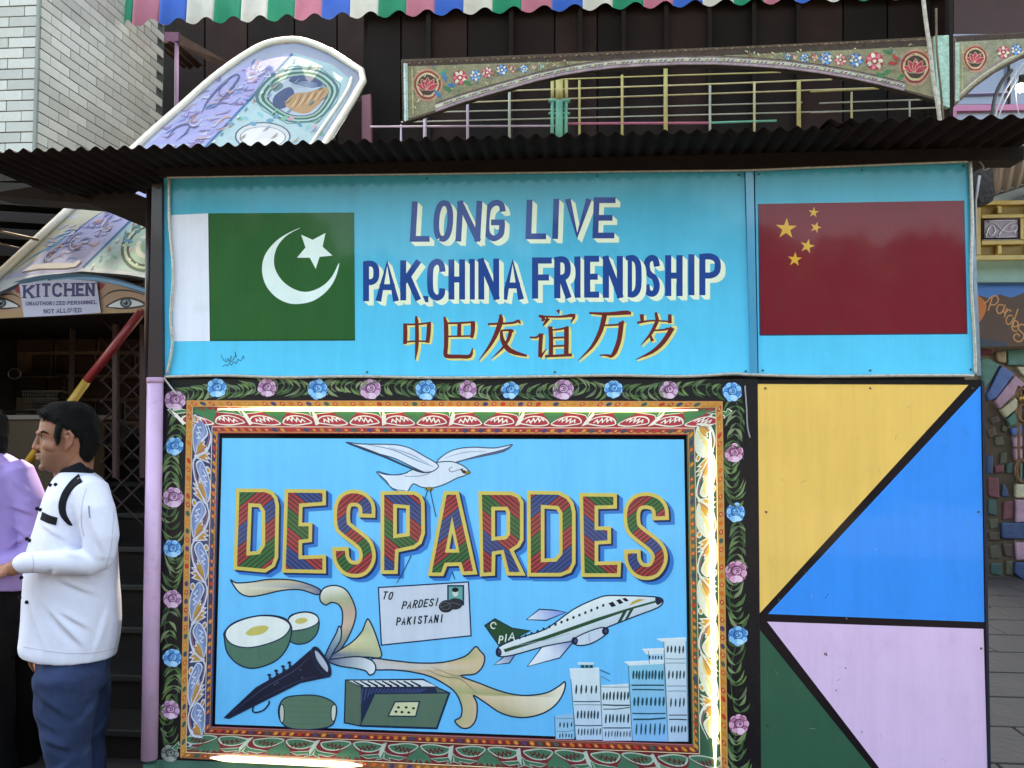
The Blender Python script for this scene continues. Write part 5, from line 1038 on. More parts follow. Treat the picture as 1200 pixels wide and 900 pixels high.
# ------------------------------------------------------------------ kitchen interior, stairs
kw = thing('kitchen_wall', 'dark stone wall with pale mortar joints inside the kitchen doorway', 'wall')
YKW = 2.6; place(kw, (-2.2, YKW, 0))
box('mortar', (-6, YKW+.02, 0), (-1.3, YKW+.3, 3.0), mat('pale_mortar', '#7a6350', rough=.95, var=.3, scale=10), kw)
STN = [mat('kitchen_stone_%d' % i, c_, rough=.8, var=.4, scale=7, bump=.5, bscale=25) for i, c_ in enumerate(('#3a2018', '#2e1c16', '#442a1e'))]
z = .05; r_ = 0
while z < 2.9:
    hgt = .17; x = -3.9+(.12 if r_ % 2 else 0)
    while x < -1.4:
        wd_ = rg2.uniform(.18, .34); 
        box('stone', (x+.012, YKW-.02+rg2.uniform(0, .015), z+.012), (x+wd_-.012, YKW+.03, z+hgt-.012), STN[rg2.randrange(3)], kw, .012)
        x += wd_
    z += hgt; r_ += 1
kc = thing('kitchen_ceiling', 'dark ceiling slab over the kitchen', 'ceiling'); kc.pop('category', None); kc.pop('label', None)
bpy.data.objects.remove(kc)
cs_ = box('kitchen_ceiling', (-6, 1.02, 2.19), (-1.40, 2.9, 2.28), BLACK); tag(cs_, None, kind='structure')
lw = box('kitchen_side_wall', (-4.2, 0.9, 0), (-3.9, 2.9, 3.02), DKWOOD); tag(lw, None, kind='structure')
bw = box('building_back_wall', (-6, 3.06, 0), (-1.38, 3.2, 3.01), DKWOOD); tag(bw, None, kind='structure')
wp = box('wooden_prop', at(83, 470, 1.9)-Vector((.02, 0, 2)), at(89, 372, 1.95), mat('old_timber', '#3a2a1e', rough=.8, var=.3)); tag(wp, 'thin brown timber prop in front of the dark stone wall', 'post')
shf = thing('kitchen_shelf', 'dark shelf behind the two men carrying a basket', 'shelf'); place(shf, at(40, 480, 2.2))
box('board', at(-60, 481, 2.1), at(72, 484, 2.45), DKWOOD, shf)
box('board', at(-60, 437, 2.15), at(78, 441, 2.5), DKWOOD, shf)
for x in (-30, 70): box('upright', at(x, 560, 2.3), at(x+4, 440, 2.34), DKWOOD, shf)
bk = thing('plastic_basket', 'pale slotted plastic basket standing on the dark kitchen shelf', 'basket'); YBK = 2.12
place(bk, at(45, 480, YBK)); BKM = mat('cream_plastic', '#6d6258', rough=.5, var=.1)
b0, b1 = at(29, 480, YBK), at(65, 480, YBK); t0, t1 = at(25.5, 458.5, YBK), at(68, 458.5, YBK)
tube('rim', [t0, t1, t1+Vector((0, .2, 0)), t0+Vector((0, .2, 0))], .006, BKM, bk, 6, closed=True)
tube('base_ring', [b0, b1, b1+Vector((0, .2, 0)), b0+Vector((0, .2, 0))], .006, BKM, bk, 6, closed=True)
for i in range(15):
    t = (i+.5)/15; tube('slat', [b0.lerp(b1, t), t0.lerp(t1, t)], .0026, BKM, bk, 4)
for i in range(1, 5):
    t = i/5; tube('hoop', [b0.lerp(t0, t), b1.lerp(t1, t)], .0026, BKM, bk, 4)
wk = at(17, 438, 2.1); o = tube('steel_bowl', [wk+Vector((.0+.045*math.cos(a), 0, .035*math.sin(a))) for a in [k*.42 for k in range(15)]], .004, mat('dull_steel', '#8c8880', rough=.4, metal=.6), None, 6, closed=True); tag(o, 'rim of a round steel bowl hung on the dark stone wall', 'bowl')
yc = thing('yellow_counter', 'mustard yellow counter front behind the two men', 'counter'); place(yc, at(20, 620, 1.5))
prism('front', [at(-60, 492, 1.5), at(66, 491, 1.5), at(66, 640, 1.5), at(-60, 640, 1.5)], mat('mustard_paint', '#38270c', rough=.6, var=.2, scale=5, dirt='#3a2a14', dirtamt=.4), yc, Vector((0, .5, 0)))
prism('top', [at(-60, 487, 1.48), at(70, 486, 1.48), at(70, 491, 1.48), at(-60, 492, 1.48)], mat('counter_edge', '#6a635c', rough=.5), yc, Vector((0, .55, 0)))
hr = thing('stair_handrail', 'slanting stair handrail painted red above and yellow below', 'handrail'); place(hr, at(100, 470, 1.1))
A, B_, C_ = at(167, 364, .95), at(102, 446, 1.0), at(33, 542, 1.05)
tube('red_length', [A, B_], .023, mat('red_pipe_paint', '#8a2a2e', rough=.4, var=.15, coat=.3), hr, 12)
tube('yellow_length', [B_, C_], .023, mat('yellow_pipe_paint', '#c79a3a', rough=.45, var=.15, coat=.3), hr, 12)
lg = thing('lattice_gate', 'dark red folding lattice gate beside the brown post', 'gate'); YL = 1.35; place(lg, at(145, 560, YL))
RD = mat('dark_red_iron', '#351012', rough=.6, var=.3); GI = mat('dull_lattice_iron', '#2f1a19', rough=.6, var=.3)
for x in (134, 166): prism('upright', [at(x-2.5, 380, YL), at(x+2.5, 380, YL), at(x+2.5, 560, YL), at(x-2.5, 560, YL)], RD, lg, Vector((0, .03, 0)))
for k in range(9):
    y = 372+k*24
    tube('lattice_bar', [at(118, y+52, YL+.04), at(168, y, YL+.04)], .006, GI, lg, 6)
    tube('lattice_bar', [at(118, y, YL+.06), at(168, y+52, YL+.06)], .006, GI, lg, 6)
stf = thing('stairs', 'dark grey stair flight climbing away behind the chef', 'stairs'); place(stf, (-1.85, 1, 0))
TRD = [mat('stair_tread_%d' % i, c_, rough=.6, var=.3, scale=8, bump=.2) for i, c_ in enumerate(('#141110', '#110f0e'))]
for k in range(13):
    z1 = .17*(k+1); y0 = .55+.25*k
    box('riser', (-3.0, y0, z1-.17), (-1.40, y0+.02, z1-.035), BLACK, stf)
    box('tread', (-3.0, y0-.025, z1-.034), (-1.40, y0+.252, z1), TRD[k % 2], stf, .006)
# ------------------------------------------------------------------ right: stone wall with arch, balcony, sign
YR_ = 5.6
sw = thing('stone_wall', 'wall of painted coloured stones with an arch at the right behind the kiosk', 'wall')
place(sw, at(1180, 675, YR_)); rg3 = random.Random(11)
prism('mortar', [at(1090, 385, YR_+.06), at(1330, 385, YR_+.06), at(1330, 684, YR_+.06), at(1090, 684, YR_+.06)], mat('sandy_mortar', '#8a7560', rough=.95, var=.25, scale=8, bump=.4), sw, Vector((0, .3, 0)))
SM = {c_: mat('painted_stone_'+n_, c_, rough=.6, var=.25, scale=10, bump=.6, bscale=18, coat=.2, dirt='#5c4a3c', dirtamt=.4) for n_, c_ in (('teal', '#3f6f66'), ('navy', '#24406a'), ('pink', '#a98398'), ('cream', '#b9b195'), ('maroon', '#6a3440'), ('blue', '#3f5f98'), ('tan', '#9c8468'), ('mauve', '#8a7088'), ('brown', '#4c3a34'), ('olive', '#4c4838'), ('dkteal', '#274a48'))}
SK = list(SM)
def stone(P, c_, jit=True, name='stone', th=.09, lift=0):
    Q = [(x+rg3.uniform(-.8, .8)*jit, y+rg3.uniform(-.8, .8)*jit) for x, y in P]
    o = prism(name, [at(x, y, YR_-lift) for x, y in Q], SM[c_], sw, Vector((0, th, 0)))
    return bevel(o, .012, 2)
# voussoirs
stone([(1150, 420), (1157, 419), (1172, 427), (1160, 448), (1153, 456), (1150, 440)], '#3f6f66', 0, 'voussoir')
stone([(1174, 428), (1189, 438), (1168, 466), (1160, 470), (1157, 463)], '#3f5f98', 0, 'voussoir')
stone([(1190, 440), (1202, 450), (1172, 479), (1166, 470)], '#a98398', 0, 'voussoir')
stone([(1190, 466), (1197, 474), (1179, 490), (1173, 481)], '#b9b195', 0, 'voussoir')
stone([(1192, 481), (1197, 494), (1184, 500), (1180, 491)], '#3f6f66', 0, 'voussoir')
stone([(1185, 502), (1200, 498), (1203, 507), (1187, 511)], '#3f5f98', 0, 'voussoir')
stone([(1188, 513), (1201, 511), (1202, 523), (1189, 524)], '#a98398', 0, 'voussoir')
stone([(1189, 526), (1203, 526), (1203, 540), (1190, 540)], '#a98398', 0, 'voussoir')
for P, c_ in (([(1181, 410), (1210, 408), (1212, 428), (1182, 428)], '#3f6f66'), ([(1168, 413), (1179, 410), (1180, 425), (1170, 424)], '#9c8468'), ([(1150, 408), (1165, 409), (1166, 415), (1150, 417)], '#6a3440'),
              ([(1192, 430), (1215, 431), (1214, 442), (1199, 440)], '#b9b195'), ([(1204, 446), (1220, 445), (1222, 480), (1205, 482)], '#9c8468'), ([(1204, 485), (1222, 484), (1222, 508), (1206, 507)], '#6a3440'),
              ([(1191, 568), (1215, 567), (1216, 583), (1191, 583)], '#b9b195'), ([(1191, 586), (1216, 586), (1216, 611), (1191, 612)], '#a98398'), ([(1174, 613), (1218, 613), (1218, 633), (1175, 632)], '#24406a'), ([(1191, 636), (1218, 636), (1218, 656), (1191, 656)], '#a98398'), ([(1190, 659), (1218, 659), (1218, 684), (1197, 678), (1190, 672)], '#24406a'), ([(1205, 511), (1222, 511), (1222, 540), (1206, 540)], '#8a7088'), ([(1192, 543), (1216, 543), (1216, 565), (1192, 565)], '#3f6f66')):
    stone(P, c_)
for j in range(6):
    y = 386+j*50
    for i in range(3): stone([(1222+i*34, y), (1252+i*34, y), (1252+i*34, y+46), (1222+i*34, y+46)], SK[rg3.randrange(8)])
# recessed stones inside the arch
prism('arch_recess', [at(1140, 458, YR_+.045), at(1158, 470, YR_+.045), at(1172, 482, YR_+.045), at(1184, 505, YR_+.045), at(1188, 530, YR_+.045), at(1189, 680, YR_+.045), at(1140, 680, YR_+.045)], mat('dark_recess_mortar', '#54463a', rough=.95, var=.3), sw, Vector((0, .02, 0)))
for P, c_ in (([(1159, 488), (1170, 486), (1173, 494), (1163, 498)], '#4c3a34'), ([(1157, 503), (1165, 500), (1169, 510), (1160, 514)], '#4c3a34'), ([(1166, 512), (1175, 509), (1177, 522), (1167, 524)], '#4c4838'), ([(1175, 496), (1181, 502), (1180, 508), (1174, 505)], '#4c4838'),
              ([(1157, 534), (1165, 533), (1164, 555), (1157, 556)], '#24406a'), ([(1173, 531), (1180, 530), (1180, 543), (1172, 544)], '#4c4838'), ([(1166, 546), (1177, 544), (1177, 554), (1166, 555)], '#6a3440'), ([(1179, 543), (1187, 541), (1188, 554), (1179, 555)], '#274a48'),
              ([(1158, 559), (1170, 560), (1171, 584), (1159, 582)], '#6a3440'), ([(1175, 566), (1182, 573), (1183, 582), (1174, 582)], '#24406a'), ([(1158, 586), (1168, 585), (1168, 604), (1159, 603)], '#274a48'), ([(1176, 588), (1188, 587), (1188, 608), (1176, 610)], '#6a3440'),
              ([(1159, 608), (1170, 607), (1171, 618), (1160, 620)], '#4c4838'), ([(1159, 624), (1172, 623), (1172, 634), (1160, 634)], '#4c3a34'), ([(1160, 640), (1172, 638), (1174, 655), (1161, 655)], '#4c4838'), ([(1175, 637), (1188, 638), (1188, 652), (1177, 652)], '#4c3a34'), ([(1161, 660), (1174, 659), (1175, 674), (1161, 674)], '#274a48'), ([(1178, 657), (1188, 657), (1188, 674), (1178, 674)], '#4c4838')):
    stone(P, c_, 1, 'recess_stone', .05, -.025)
# ornate iron hanging
ih = thing('iron_scroll_ornament', 'rusty brown looped iron ornament hanging at the right edge by the arch', 'ornament'); place(ih, at(1199, 560, 5.3))
IR = mat('rusty_iron', '#6b4e38', rough=.5, metal=.4, var=.4, scale=30, bump=.4)
for cx, cy, rx, ry in ((1197, 462, 5.5, 7), (1199, 484, 6.5, 10), (1197, 552, 6, 13)):
    tube('iron_loop', [at(x, y, 5.3) for x, y in ell(cx, cy, rx, ry, 18)], .018, IR, ih, 8, closed=True)
for x in (1194, 1200): tube('iron_bar', [at(x, y, 5.32) for y in (452, 480, 500, 530, 565)], .014, IR, ih, 8)
bm = bmesh.new(); bmesh.ops.create_icosphere(bm, subdivisions=2, radius=.04, matrix=Matrix.Translation(at(1199, 467, 5.28))); me = bpy.data.meshes.new('rivet'); bm.to_mesh(me); bm.free(); link('rivet', me, mat('brass', '#b08a4a', rough=.3, metal=.7), ih)
# pardes sign
pg = thing('script_mural_sign', 'painted sign of brown hills under blue sky with one word in curly orange script', 'sign'); YP = 5.35; place(pg, at(1175, 405, YP)); pproj = sproj(YP)
PG = [(1120, 331), (1260, 329), (1260, 405), (1120, 407)]
px_prism('board', PG, YP, .04, DKWOOD, pg)
pi_ = [(PG, '#1f6fc0'), ([(1120, 347), (1147, 346), (1160, 350), (1172, 345), (1185, 349), (1200, 343), (1230, 350), (1260, 345), (1260, 405), (1120, 407)], '#4a2a1c'),
       ([(1120, 400), (1150, 396), (1166, 400), (1176, 399), (1182, 406), (1120, 407)], '#1b2c44'), (cr([(1140, 345), (1149, 348), (1156, 358), (1152, 372), (1144, 378), (1138, 360)], 3, True), '#c86a22')]  # last patch: a lamp's orange glow painted onto the hills
paint('hill_picture', pi_, pg, MATTE, 0, proj=pproj)
OS = '#c98a4c'
sc2 = [[[(1153, 356), (1158, 352), (1162, 347)], [(1163, 348), (1158, 364)], [(1163, 347), (1168, 347), (1170, 352), (1166, 357), (1161, 357)]],
       [[(1176, 358), (1171, 357), (1168, 362), (1170, 367), (1174, 366), (1177, 360)], [(1178, 357), (1176, 364), (1178, 368)]],
       [[(1180, 361), (1177, 372)], [(1178, 367), (1182, 363), (1185, 365)]],
       [[(1187, 370), (1182, 370), (1179, 375), (1181, 380), (1185, 378), (1188, 372)], [(1193, 362), (1189, 374), (1187, 382)]],
       [[(1187, 383), (1192, 382), (1193, 378), (1189, 376), (1186, 381), (1187, 387), (1192, 388)]],
       [[(1200, 381), (1196, 380), (1193, 385), (1197, 389), (1200, 394), (1196, 400), (1190, 399), (1188, 394), (1192, 391), (1195, 394)]]]
for g_ in sc2: paint('letter', [(rib(q, 1.5, 4), OS) for q in g_], pg, MATTE, 1, proj=pproj)
bb = thing('balcony_beam', 'pale aqua beam under the yellow balcony at the right edge', 'beam'); place(bb, at(1180, 330, 5.25))
px_prism('beam', [(1120, 306), (1280, 303), (1280, 330), (1120, 331)], 5.25, .3, mat('aqua_beam_paint', '#7fa8a8', rough=.5, var=.15, scale=3, dirt='#5c6f68', dirtamt=.4), bb)
yb = thing('yellow_balustrade', 'yellow steel balustrade framing an embossed silver panel above the script sign', 'balustrade'); YY = 5.0; place(yb, at(1175, 305, YY))
YM = mat('yellow_steel', '#c4a44c', rough=.4, var=.12, scale=5, coat=.3, dirt='#7a6230', dirtamt=.4)
for P in ([(1120, 235.5), (1300, 233), (1300, 238), (1120, 240.5)], [(1120, 299), (1300, 298), (1300, 303.5), (1120, 304.5)], [(1150, 251), (1200, 250.5), (1200, 255), (1150, 256)], [(1150, 281.5), (1200, 281), (1200, 286), (1150, 287)], [(1195.5, 255.2), (1200, 255.2), (1200, 280.8), (1195.5, 280.8)], [(1144, 241), (1149.5, 241), (1149.5, 298.6), (1144, 298.6)],
          [(1169, 241), (1174, 241), (1174, 250.2), (1169, 250.2)], [(1169, 287.3), (1174, 287.3), (1174, 298), (1169, 298)], [(1200.3, 262), (1204, 262), (1204, 272), (1200.3, 272)], [(1206, 241), (1212, 241), (1212, 298), (1206, 298)]):
    bevel(px_prism('bar', P, YY, .05, YM, yb), .006)
px_prism('backing', [(1120, 240.8), (1300, 238.5), (1300, 297.8), (1120, 298.8)], YY+.06, .02, mat('mustard_sheet', '#8f7430', rough=.5, var=.15), yb)
px_prism('panel_ground', [(1152, 256), (1195, 255.5), (1195, 281), (1152, 281.5)], YY+.01, .03, mat('lilac_enamel', '#9f93ac', rough=.4), yb)
EMB = mat('embossed_silver', '#c9c4cf', rough=.3, metal=.5, var=.2, bump=.2)
eb = [[(1155, 278), (1158, 268), (1163, 264), (1166, 271), (1161, 276), (1158, 272)], [(1158, 260), (1166, 262), (1172, 268), (1180, 272), (1190, 270)], [(1170, 276), (1174, 270), (1182, 262), (1192, 260)], [(1166, 278), (1178, 278), (1190, 277)], [(1156, 258.5), (1192, 258)], [(1183, 268), (1188, 264), (1192, 266), (1188, 274)]]
for q in eb: tube('embossed_scroll', [at(x, y, YY+.008) for x, y in cr(q, 4)], .008, EMB, yb, 6)
for y in (257, 279.5): tube('panel_moulding', [at(1152.5, y, YY), at(1194.5, y-.4, YY)], .006, BLACK, yb, 6)
for x in (1153, 1194): tube('panel_moulding', [at(x, 257, YY), at(x, 279, YY)], .006, BLACK, yb, 6)
cp = thing('grey_lean_to_roof', 'grey corrugated lean-to roof seen from below beside the dark post', 'roof'); place(cp, at(1185, 210, 3))
GC = mat('grey_corrugated', '#6b6260', rough=.55, var=.15, scale=3, bump=.1)
e0 = at(1160, 229, 4.6); e1 = at(1300, 186, 4.6)
corrugated('sheet', e0, e1, (at(1164, 150, 2.2)-e0)*.999, .012, .09, UP, GC, cp)
px_prism('fascia', [(1150, 232), (1204, 215), (1204, 217.5), (1150, 235)], 4.62, .02, mat('blue_grey_edge', '#454c58', rough=.5), cp)
gr2 = box('unseen_shade_roof', (-.4, .9, 5.26), (9, 9.5, 5.3), BLACK); tag(gr2, 'unseen dark sheet added high over the passage on the right to shade the paving', 'roof')  # out of view, added to block the sun from the paving
hb = thing('distant_pale_wall', 'pale blue grey wall glimpsed between the lean-to roof and the yellow balustrade', 'wall'); place(hb, at(1180, 240, 7))
px_prism('wall', [(1150, 150), (1330, 150), (1330, 420), (1150, 420)], 7, .1, mat('pale_blue_wall', '#9aa6b6', rough=.8, var=.1), hb)
px_prism('grey_roof_slope', [(1188, 236), (1204, 226), (1215, 224), (1215, 240), (1188, 240)], 6.9, .05, mat('slate_grey', '#59616c', rough=.6), hb)
dp = thing('ragged_dark_post', 'dark wrapped post top with loose wires beside the red flag signboard', 'post'); place(dp, at(1160, 235, .5))
dpm = prism('wrapped_top', [at(x, y, .5) for x, y in [(1139, 186), (1162, 186), (1164, 200), (1166, 228), (1163, 236), (1150, 237), (1146, 230), (1140, 215)]], mat('black_wrap', '#231b1a', rough=.8, var=.6, scale=25, bump=1, bscale=40), dp, Vector((0, .1, 0)))
tube('steel_rod', [at(1148, 206, .45), at(1143, 236, .45), at(1143, 300, .45)], .006, WCAB, dp, 6)
cable([(1164, 178), (1163, 190), (1158, 197), (1152, 200)], .2, .004, mat('grey_wire', '#8c8480', rough=.5), 'short grey wire looping down beside the dark wrapped post', cat='wire')
cable([(1120, 187), (1135, 184), (1146, 188), (1152, 195), (1151, 199)], .0, .004, mat('grey_wire_b', '#77706c', rough=.5), 'grey wire curling over the top corner of the red flag signboard', cat='wire')
# ------------------------------------------------------------------ clear rope light around the boards
RL = mat('clear_rope_light', '#a9a79c', rough=.25, var=.35, scale=90, coat=.8)
def rope(P, label, r=.0062, Y=-.012, k=8):
    return cable(P, Y, r, RL, label, 'clear rope lights round the blue signboards', k, 'rope light')
rope([(193, 441.5), (260, 440), (330, 442), (420, 441), (520, 442.5), (640, 441), (720, 439.8), (800, 441), (860, 438), (878, 439), (960, 441), (1060, 440), (1141, 440)], 'unlit clear rope light running along the bottom edge of the blue signboards')
rope([(198, 209), (198.5, 260), (203, 320), (200, 370), (202, 405), (196, 438)], 'unlit clear rope light hanging wavily down the left edge of the green flag')
rope([(196, 208), (320, 205.5), (440, 204.5), (600, 202.5), (760, 200.5), (872, 199.5), (960, 196), (1060, 192), (1134, 189.5)], 'unlit clear rope light along the top edge of the blue signboards', .005)
rope([(1137, 191), (1139, 260), (1138, 330), (1142, 400), (1143, 438)], 'unlit clear rope light up the right edge of the red flag signboard')
rope([(192, 443), (199, 452), (207, 462)], 'short end of clear rope light crossing the top left flower of the mural', .004, -.02)
cable([(873, 452), (875, 480), (876, 500), (879, 513)], -.016, .0028, WCAB, 'thin white wire dangling on the dark band right of the mural flowers', cat='wire')
# ------------------------------------------------------------------ people
PN = Vector((0, 1, 0)); PE = Vector((1, 0, 0)); PB = Vector((0, 0, 0)); PY = 0.0
def frame_person(px, Y, turn):
    """local upright plane in which a figure is laid out: PN away from the viewer, PE to the figure's back"""
    global PN, PE, PB, PY
    PB = at(px, 600, Y); PY = Y; v = Vector((PB.x-CP.x, PB.y-CP.y, 0)).normalized()
    PN = Matrix.Rotation(math.radians(turn), 3, 'Z') @ v; PE = Vector((PN.y, -PN.x, 0))
def pat(px, py, D):
    return atp(px, py, PB + PN*(D-PY), PN)
def loft(rings, axis_y=True, n=20):
    """rings: (centre, u vector, v vector) -> vertices, faces of a closed solid"""
    V = []; Fc = []
    for c, u, v in rings: V += [c + u*math.cos(2*math.pi*k/n) + v*math.sin(2*math.pi*k/n) for k in range(n)]
    m = len(rings)
    for i in range(m-1):
        for k in range(n): Fc.append((i*n+k, i*n+(k+1) % n, (i+1)*n+(k+1) % n, (i+1)*n+k))
    Fc += [tuple(range(n)), tuple((m-1)*n+k for k in reversed(range(n)))]
    return V, Fc
def limb(pts, rad, flat=1.0, n=16):
    """rounded limb along points; rad = radii; flat scales it across the y axis"""
    pts = [Vector(p) for p in pts]; rings = []
    for i, p in enumerate(pts):
        t = (pts[min(i+1, len(pts)-1)]-pts[max(i-1, 0)]).normalized()
        ref = PN if abs(t.dot(PN)) < .85 else Vector((0, 0, 1)) # if abs(t.y) < 2 else Vector((0, 0, 1))
        u = (ref - t*ref.dot(t)).normalized(); v = t.cross(u)
        rings.append((p, u*rad[i]*flat, v*rad[i]))
    t0 = (pts[0]-pts[1]).normalized(); t1 = (pts[-1]-pts[-2]).normalized()
    rings = [(pts[0]+t0*rad[0]*.7, rings[0][1]*.55, rings[0][2]*.55)] + rings + [(pts[-1]+t1*rad[-1]*.7, rings[-1][1]*.55, rings[-1][2]*.55)]
    return loft(rings, n=n)
def slabrings(rows, Yc, hw, n=24):
    """rows of (py, front px, back px, half depth m): horizontal sections of a body seen from the side"""
    R_ = []
    for py, fx, bx, h in rows:
        a, b = pat(fx, py, Yc), pat(bx, py, Yc); R_.append(((a+b)/2, (b-a)/2, PN*h))
    return loft(R_, n=n)
def organic(name, parts, vox, m, parent, smooth=4, fn=None, dec=None):
    V = []; Fc = []
    for v, f in parts:
        b = len(V); V += v; Fc += [tuple(i+b for i in q) for q in f]
    o = fixn(mesh('tmp', V, Fc))
    r_ = o.modifiers.new('r', 'REMESH'); r_.mode = 'VOXEL'; r_.voxel_size = vox; r_.use_smooth_shade = True
    s_ = o.modifiers.new('s', 'SMOOTH'); s_.iterations = smooth; s_.factor = .5
    dg = bpy.context.evaluated_depsgraph_get(); dg.update(); me = bpy.data.meshes.new_from_object(o.evaluated_get(dg))
    bpy.data.objects.remove(o); me.name = name
    if fn:
        me.update(); no = [v.normal.copy() for v in me.vertices]
        for v, q in zip(me.vertices, no): v.co += q*fn(v.co, q)
    bm = bmesh.new(); bm.from_mesh(me); seen = set(); isl = []       # keep only the largest connected piece
    for v in bm.verts:
        if v in seen: continue
        st_ = [v]; seen.add(v); grp = []
        while st_:
            a = st_.pop(); grp.append(a)
            for e in a.link_edges:
                b = e.other_vert(a)
                if b not in seen: seen.add(b); st_.append(b)
        isl.append(grp)
    if len(isl) > 1:
        isl.sort(key=len)
        bmesh.ops.delete(bm, geom=[v for g_ in isl[:-1] for v in g_], context='VERTS'); bm.to_mesh(me)
    bm.free()
    if fn:
        bm = bmesh.new(); bm.from_mesh(me)
        for _ in range(3): bmesh.ops.smooth_vert(bm, verts=bm.verts, factor=.5, use_axis_x=True, use_axis_y=True, use_axis_z=True)
        bm.to_mesh(me); bm.free()
    me.polygons.foreach_set('use_smooth', [True]*len(me.polygons))
    me.materials.clear(); me.update()
    return link(name, me, m, parent)
def hand_parts(wrist, d, up, s=1.0, curl=.5, n=4):
    """palm plus four separate fingers and a thumb; d = direction of the fingers"""
    d = d.normalized(); side = d.cross(up).normalized(); out = []
    pe = wrist + d*.085*s
    out.append(loft([(wrist-d*.01, side*.026*s, up*.018*s), (wrist+d*.02*s, side*.032*s, up*.017*s), (wrist+d*.06*s, side*.041*s, up*.015*s), (pe, side*.040*s, up*.012*s)], n=14))
    for k, (o_, L_f, r_f) in enumerate(((-.030, .066, .0082), (-.010, .074, .0088), (.011, .070, .0085), (.030, .054, .0075))):
        p = pe + side*o_*s - d*.006; P = [p]; a = .15
        for q in (.42, .32, .26):
            a += curl; P.append(P[-1] + (d*math.cos(a)-up*math.sin(a))*L_f*q*s)
        out.append(limb(P, [r_f*s, r_f*.98*s, r_f*.88*s, r_f*.72*s], n=10))
    p = wrist + d*.022*s - side*.028*s
    out.append(limb([p, p - side*.022*s + d*.022*s - up*.008, p - side*.030*s + d*.050*s - up*.018], [.012*s, .0105*s, .0085*s], n=10))
    return out
def S_(px): return px*3.15/F
def head_parts(dx, dy, Yc, k=1.0):
    """profile head looking to the left; pixel rows shifted by dx, dy"""
    rows = [(474, 68, 94, .022), (479, 57, 104, .050), (486, 50, 110, .066), (495, 46.5, 113, .074), (504, 45, 113.5, .077), (509, 44.6, 113, .076), (513, 47, 112.5, .074), (520, 46.8, 111.5, .073), (528, 46.6, 109, .070), (533, 46, 107, .067), (537, 46.6, 105, .064), (541, 47.2, 103, .060), (546, 48.6, 99, .054), (550, 52, 94, .046), (553, 58, 88, .034)]
    rows = [(y+dy, a+dx, b+dx, h*k) for y, a, b, h in rows]
    P = [slabrings(rows, Yc, 0)]
    q = lambda x, y, Y=0: pat(x+dx, y+dy, Yc+Y)
    P.append(limb([q(47, 508), q(43.6, 517), q(40.8, 524.5), q(44, 526.5)], [.008, .0105, .0125, .010], n=10))        # nose
    for s in (-1, 1): P.append(limb([q(45, 524.5, s*.012), q(47, 526, s*.015)], [.0085, .006], n=8))
    P.append(limb([q(46.5, 507.5, -.045), q(45, 507, -.022), q(45.2, 507.5, 0), q(45, 507, .022), q(46.5, 507.5, .045)], [.008, .010, .008, .010, .008], n=8))   # brow
    P.append(limb([q(46.6, 533.2, -.018), q(43.6, 532.8, 0), q(46.6, 533.2, .018)], [.0055, .0075, .0055], n=8))
    P.append(limb([q(47, 537.2, -.016), q(44.2, 537.3, 0), q(47, 537.2, .016)], [.006, .0085, .006], n=8))
    P.append(limb([q(51, 547.5, -.012), q(50, 547.5, 0), q(51, 547.5, .012)], [.013, .016, .013], n=8))              # chin
    P.append(limb([q(64, 524, -.052), q(54, 522, -.048)], [.024, .018], n=10))                                        # cheeks
    P.append(limb([q(64, 524, .052), q(54, 522, .048)], [.024, .018], n=10))
    P.append(limb([q(93, 512), q(92, 535), q(88, 560), q(84, 580)], [.056, .058, .062, .07], n=16))
    P.append(limb([q(74, 538), q(78, 556), q(80, 575)], [.042, .046, .05], n=14))
    return P
def ear(dx, dy, Yc, par, m=SKIN):
    q = lambda x, y, Y=0: pat(x+dx, y+dy, Yc+Y)
    P = [limb([q(79, 526, -.082), q(83.5, 520, -.090), q(85, 511, -.093), q(81, 505.5, -.090), q(76.5, 508, -.084), q(75.5, 513, -.080)], [.006, .0075, .008, .0075, .007, .006], n=8),
         limb([q(79, 523, -.080), q(80, 512, -.082)], [.010, .012], n=8), limb([q(77.5, 527.5, -.080), q(78, 524, -.082)], [.006, .007], n=8)]
    return organic('ear', P, .0028, m, par, 2)
SKINA = mat('skin_with_stubble', attr=True, rough=.5, var=.06, scale=30, bump=.12, bscale=420, spec=.35)
def skin_col(o, dx, dy):
    ca = o.data.color_attributes.new('Col', 'FLOAT_COLOR', 'POINT'); cs = []
    for v in o.data.vertices:
        d = v.co-CP; k = F/d.dot(CF); x = 600+d.dot(CR)*k-dx; y = 450-d.dot(CU)*k-dy
        c = lin('#8f604a')
        if 526 < y < 556 and 38 < x < 86:
            t = min(1, (y-526)/9)*max(0, min(1, (82-x)/18))*.5; c = lerpc(c, '#3c2c28', t*(0.6 if 534 < y < 538 and x < 47 else 1))
        if 505 < y < 517 and x < 54: c = lerpc(c, '#6b463a', .35)
        if x < 44 and 520 < y < 528: c = lerpc(c, '#b0705c', .3)
        c = lerpc(c, '#3c2c28', .32*math.exp(-((x-70)/7)**2-((y-524)/9)**2))
        cs += list(c)
    ca.data.foreach_set('color', cs)
